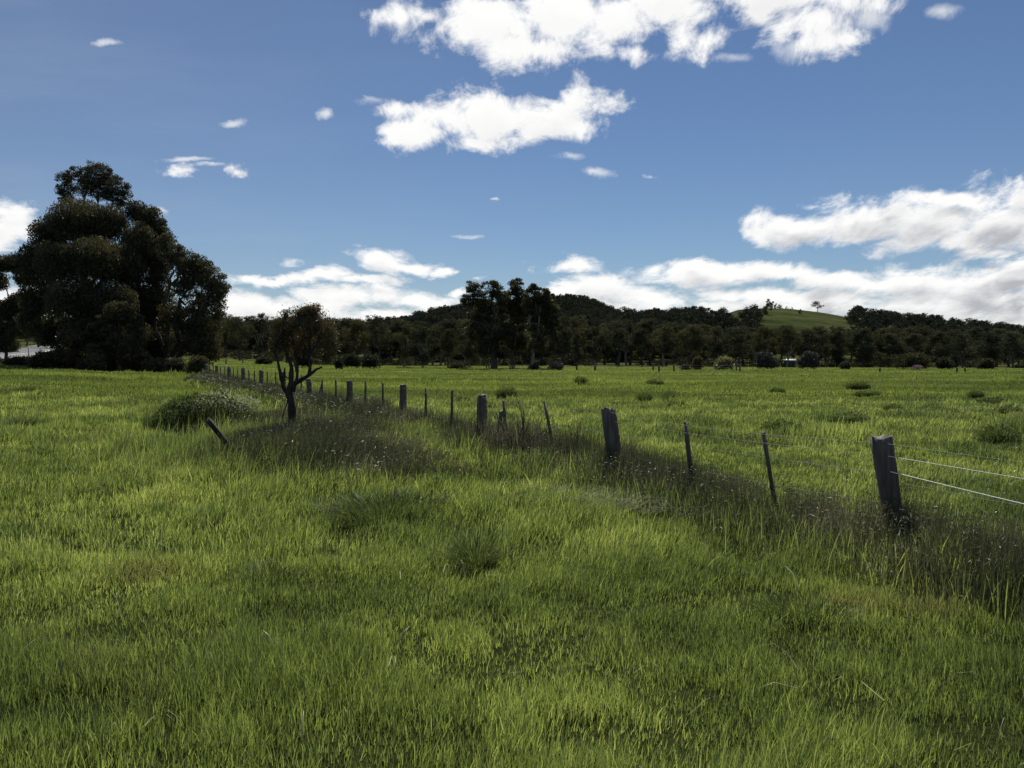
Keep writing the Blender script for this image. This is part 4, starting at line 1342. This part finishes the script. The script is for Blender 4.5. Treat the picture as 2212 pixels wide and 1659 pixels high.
link('wire', acc.mesh('wire'), M_wire, ff)

# pale roofed shed half hidden by bushes
sh = empty('shed', G(789, 175), 0, (.62, .62, .72)); tag(sh, 'low shed with a pale roof glimpsed between the two round grey bushes', 'shed')


def box(name, a_, b_, mat, parent):
    x0, y0, z0 = a_; x1, y1, z1 = b_
    V = [(x, y, z) for z in (z0, z1) for y in (y0, y1) for x in (x0, x1)]
    Q = [(0, 2, 3, 1), (4, 5, 7, 6), (0, 1, 5, 4), (2, 6, 7, 3), (0, 4, 6, 2), (1, 3, 7, 5)]
    return link(name, mesh_np(name, V, Q), mat, parent)


M_shed = rough_mat('shed_wall', (.03, .028, .025), (.06, .055, .05), 2)
box('wall', (-1.9, -1.2, -.2), (1.9, 1.2, 1.9), M_shed, sh)
V = [(-2.2, -1.6, 1.86), (2.2, -1.6, 1.86), (2.2, 0, 2.35), (-2.2, 0, 2.35), (2.2, 1.6, 1.86), (-2.2, 1.6, 1.86),
     (-2.2, -1.6, 1.92), (2.2, -1.6, 1.92), (2.2, 0, 2.41), (-2.2, 0, 2.41), (2.2, 1.6, 1.92), (-2.2, 1.6, 1.92)]
Q = [(0, 3, 2, 1), (3, 5, 4, 2), (6, 7, 8, 9), (9, 8, 10, 11), (0, 1, 7, 6), (5, 11, 10, 4), (0, 6, 9, 3), (3, 9, 11, 5), (1, 2, 8, 7), (2, 4, 10, 8)]
link('roof', mesh_np('roof', V, Q), M_white, sh)
box('door', (-.45, -1.23, -.1), (.45, -1.203, 1.7), rough_mat('shed_door', (.05, .05, .05), (.09, .09, .08), 3), sh)

# ------------------------------------------------------------------ woods on the hill: one mass, plus the trees that stand out
def clear_hill(px, Y):
    """True where the bare green hill shows"""
    lim_r = np.interp(Y, [250, 420, 500, 560], [846, 850, 860, 880])
    lim_l = np.where(Y > 492, 733, 761)
    return (px > lim_l) & (px < lim_r) & (Y > 262 + 30 * math.sin(px * .11))


hill_tr = [rand_gum(8, 7.5, .22, 950, .72, 8, fill=.35, share=.4), rand_gum(8, 7.0, .28, 850, .72, 7, fill=.3, share=.38), rand_gum(8, 8.0, .18, 950, .75, 9, fill=.35, share=.38)]


def mesh_arrays(me):
    V = np.empty(len(me.vertices) * 3, np.float32); me.vertices.foreach_get('co', V)
    L = np.empty(len(me.loops), np.int32); me.loops.foreach_get('vertex_index', L)
    return V.reshape(-1, 3), L.reshape(-1, 4)


ha = [(mesh_arrays(a_), mesh_arrays(b_)) for a_, b_ in hill_tr]
vs, qs, off, rn = [], [], 0, []
cnt = 0
for _ in range(5600):
    Y = random.uniform(245, 540)
    px = random.uniform(-260, 1330) if _ < 4300 else random.uniform(380, 700)
    if clear_hill(px, Y): continue
    if 60 < px < 190 and Y > 260: 
        if random.random() < .6: continue
    X = (px - 512) / F * Y
    z = float(gz(X, Y)) - .2
    sc = random.uniform(.62, 1.0)
    if Y > 478: sc = random.uniform(.32, .55)
    if 722 < px < 764 and Y > 395: continue
    j = random.randrange(3)
    Vc, Qc = ha[j][1]
    r = random.random() * 6.28; c_, s_ = math.cos(r), math.sin(r)
    M_ = np.array([[c_, -s_, 0], [s_, c_, 0], [0, 0, 1]]) * sc
    vs.append(Vc @ M_.T + np.array([X, Y, z])); qs.append(Qc + off); off += len(Vc)
    rn.append(np.clip(rng.random(len(Qc)) * .6 + random.random() * .4, 0, 1))
    cnt += 1
me = mesh_np('hill_woods', np.concatenate(vs), np.concatenate(qs), None, {'rnd': np.concatenate(rn)})
tag(link('hill_woods', me, M_hill_hazed), 'dark mass of gum woodland covering the hills beyond the belt', 'woods', None, 'stuff')
print('hill crowns', cnt, len(me.polygons))

# silhouettes on the skyline
sky_tr = [rand_gum(8, 8.4, .42, 1500, .45, 9, fill=.06, share=.30), rand_gum(8, 7.4, .38, 1400, .45, 8, fill=.1, share=.32)]
for (px, sc, pr, lab) in (
    (623, 1.25, 0, 'lone open crowned umbrella shaped tree on the skyline right of the wooded hilltop'),
    (583, 1.1, 1, 'open tree on the right shoulder of the wooded hilltop, upper one'),
    (598, 1.15, 0, 'open tree on the right shoulder of the wooded hilltop, lower one'),
    (817, .95, 0, 'solitary spreading tree on the slope of the bare green hill'),
    (568, .8, 1, 'tree sticking up on the very top of the wooded hill'),
    (662, 1.0, 1, 'skyline tree right of the umbrella shaped tree'),
    (722, .6, 0, 'skyline tree at the left foot of the bare green hilltop'),
    (866, 1.07, 0, 'first tall skyline tree right of the bare green hill'),
    (885, 1.07, 1, 'second tall skyline tree right of the bare green hill'),
    (905, 1.02, 0, 'third tall skyline tree right of the bare green hill'),
    (935, 0.90, 1, 'skyline tree with open top over the pink blossom'),
    (955, 0.98, 0, 'skyline tree fourth from the right edge'),
    (985, 0.90, 1, 'skyline tree above the dark bush near the right edge'),
    (1012, 1.07, 0, 'skyline tree with thin top at the right edge'),
    (422, .9, 1, 'small skyline tree on the left foot of the wooded hill'),
    (440, .9, 0, 'skyline tree midway up the left slope of the wooded hill'),
):
    Yc = 505 if px != 817 else 498
    tr, cr = sky_tr[pr]
    put_tree('skyline_tree', G(px, Yc, -.1), tr, cr, lab, 'tree', 'trees on the skyline', random.random() * 6.28, (sc, sc, sc * .95))
for (pa, pb, lab) in ((402, 462, 'small gum on the skyline of the left slope of the wooded hill'), (542, 606, 'small gum on the skyline crest of the wooded hill'),
                      (640, 716, 'small gum on the skyline between the wooded hill and the bare green hill'), (858, 1100, 'small gum on the skyline right of the bare green hill')):
    px = pa
    while px < pb:
        tr, cr = random.choice(sky_tr)
        sc = random.uniform(.55, 1.15)
        put_tree('skyline_tree', G(px, 503, -.2), tr, cr, lab, 'tree', lab.replace('small gum', 'small gums'), random.random() * 6.28, (sc * 1.1, sc * 1.1, sc))
        px += random.uniform(5, 9)
hs = rand_gum(4, 3.4, .02, 900, .4, 6, fill=.6)
for (px, Yc, sc, lab) in ((767, 500, (.9, .9, 1.0), 'round dark bush on the crest of the bare green hill, largest of its row'), (772, 500, (.6, .6, .8), 'bush second from the left in the row on the bare hill crest'),
                          (775.5, 500, (.5, .5, .6), 'bush third from the left in the row on the bare hill crest'), (779, 500, (.75, .75, .5), 'low bush fourth from the left in the row on the bare hill crest'),
                          (786, 500, (.35, .35, .35), 'tiny bush near the right end of the row on the bare hill crest'), (791, 500, (.3, .3, .3), 'tiniest bush at the right end of the row on the bare hill crest'),
                          (767, 415, (.9, .9, .9), 'dark bush halfway down the bare green slope'), (800, 430, (.45, .45, .4), 'small bush on the bare green slope right of its bigger neighbour')):
    put_tree('hill_bush', G(px, Yc, -.1), None, hs[1], lab, 'bush', 'bushes on the bare green hill', random.random() * 6.28, tuple(q_ * 1.6 for q_ in sc), part='foliage')
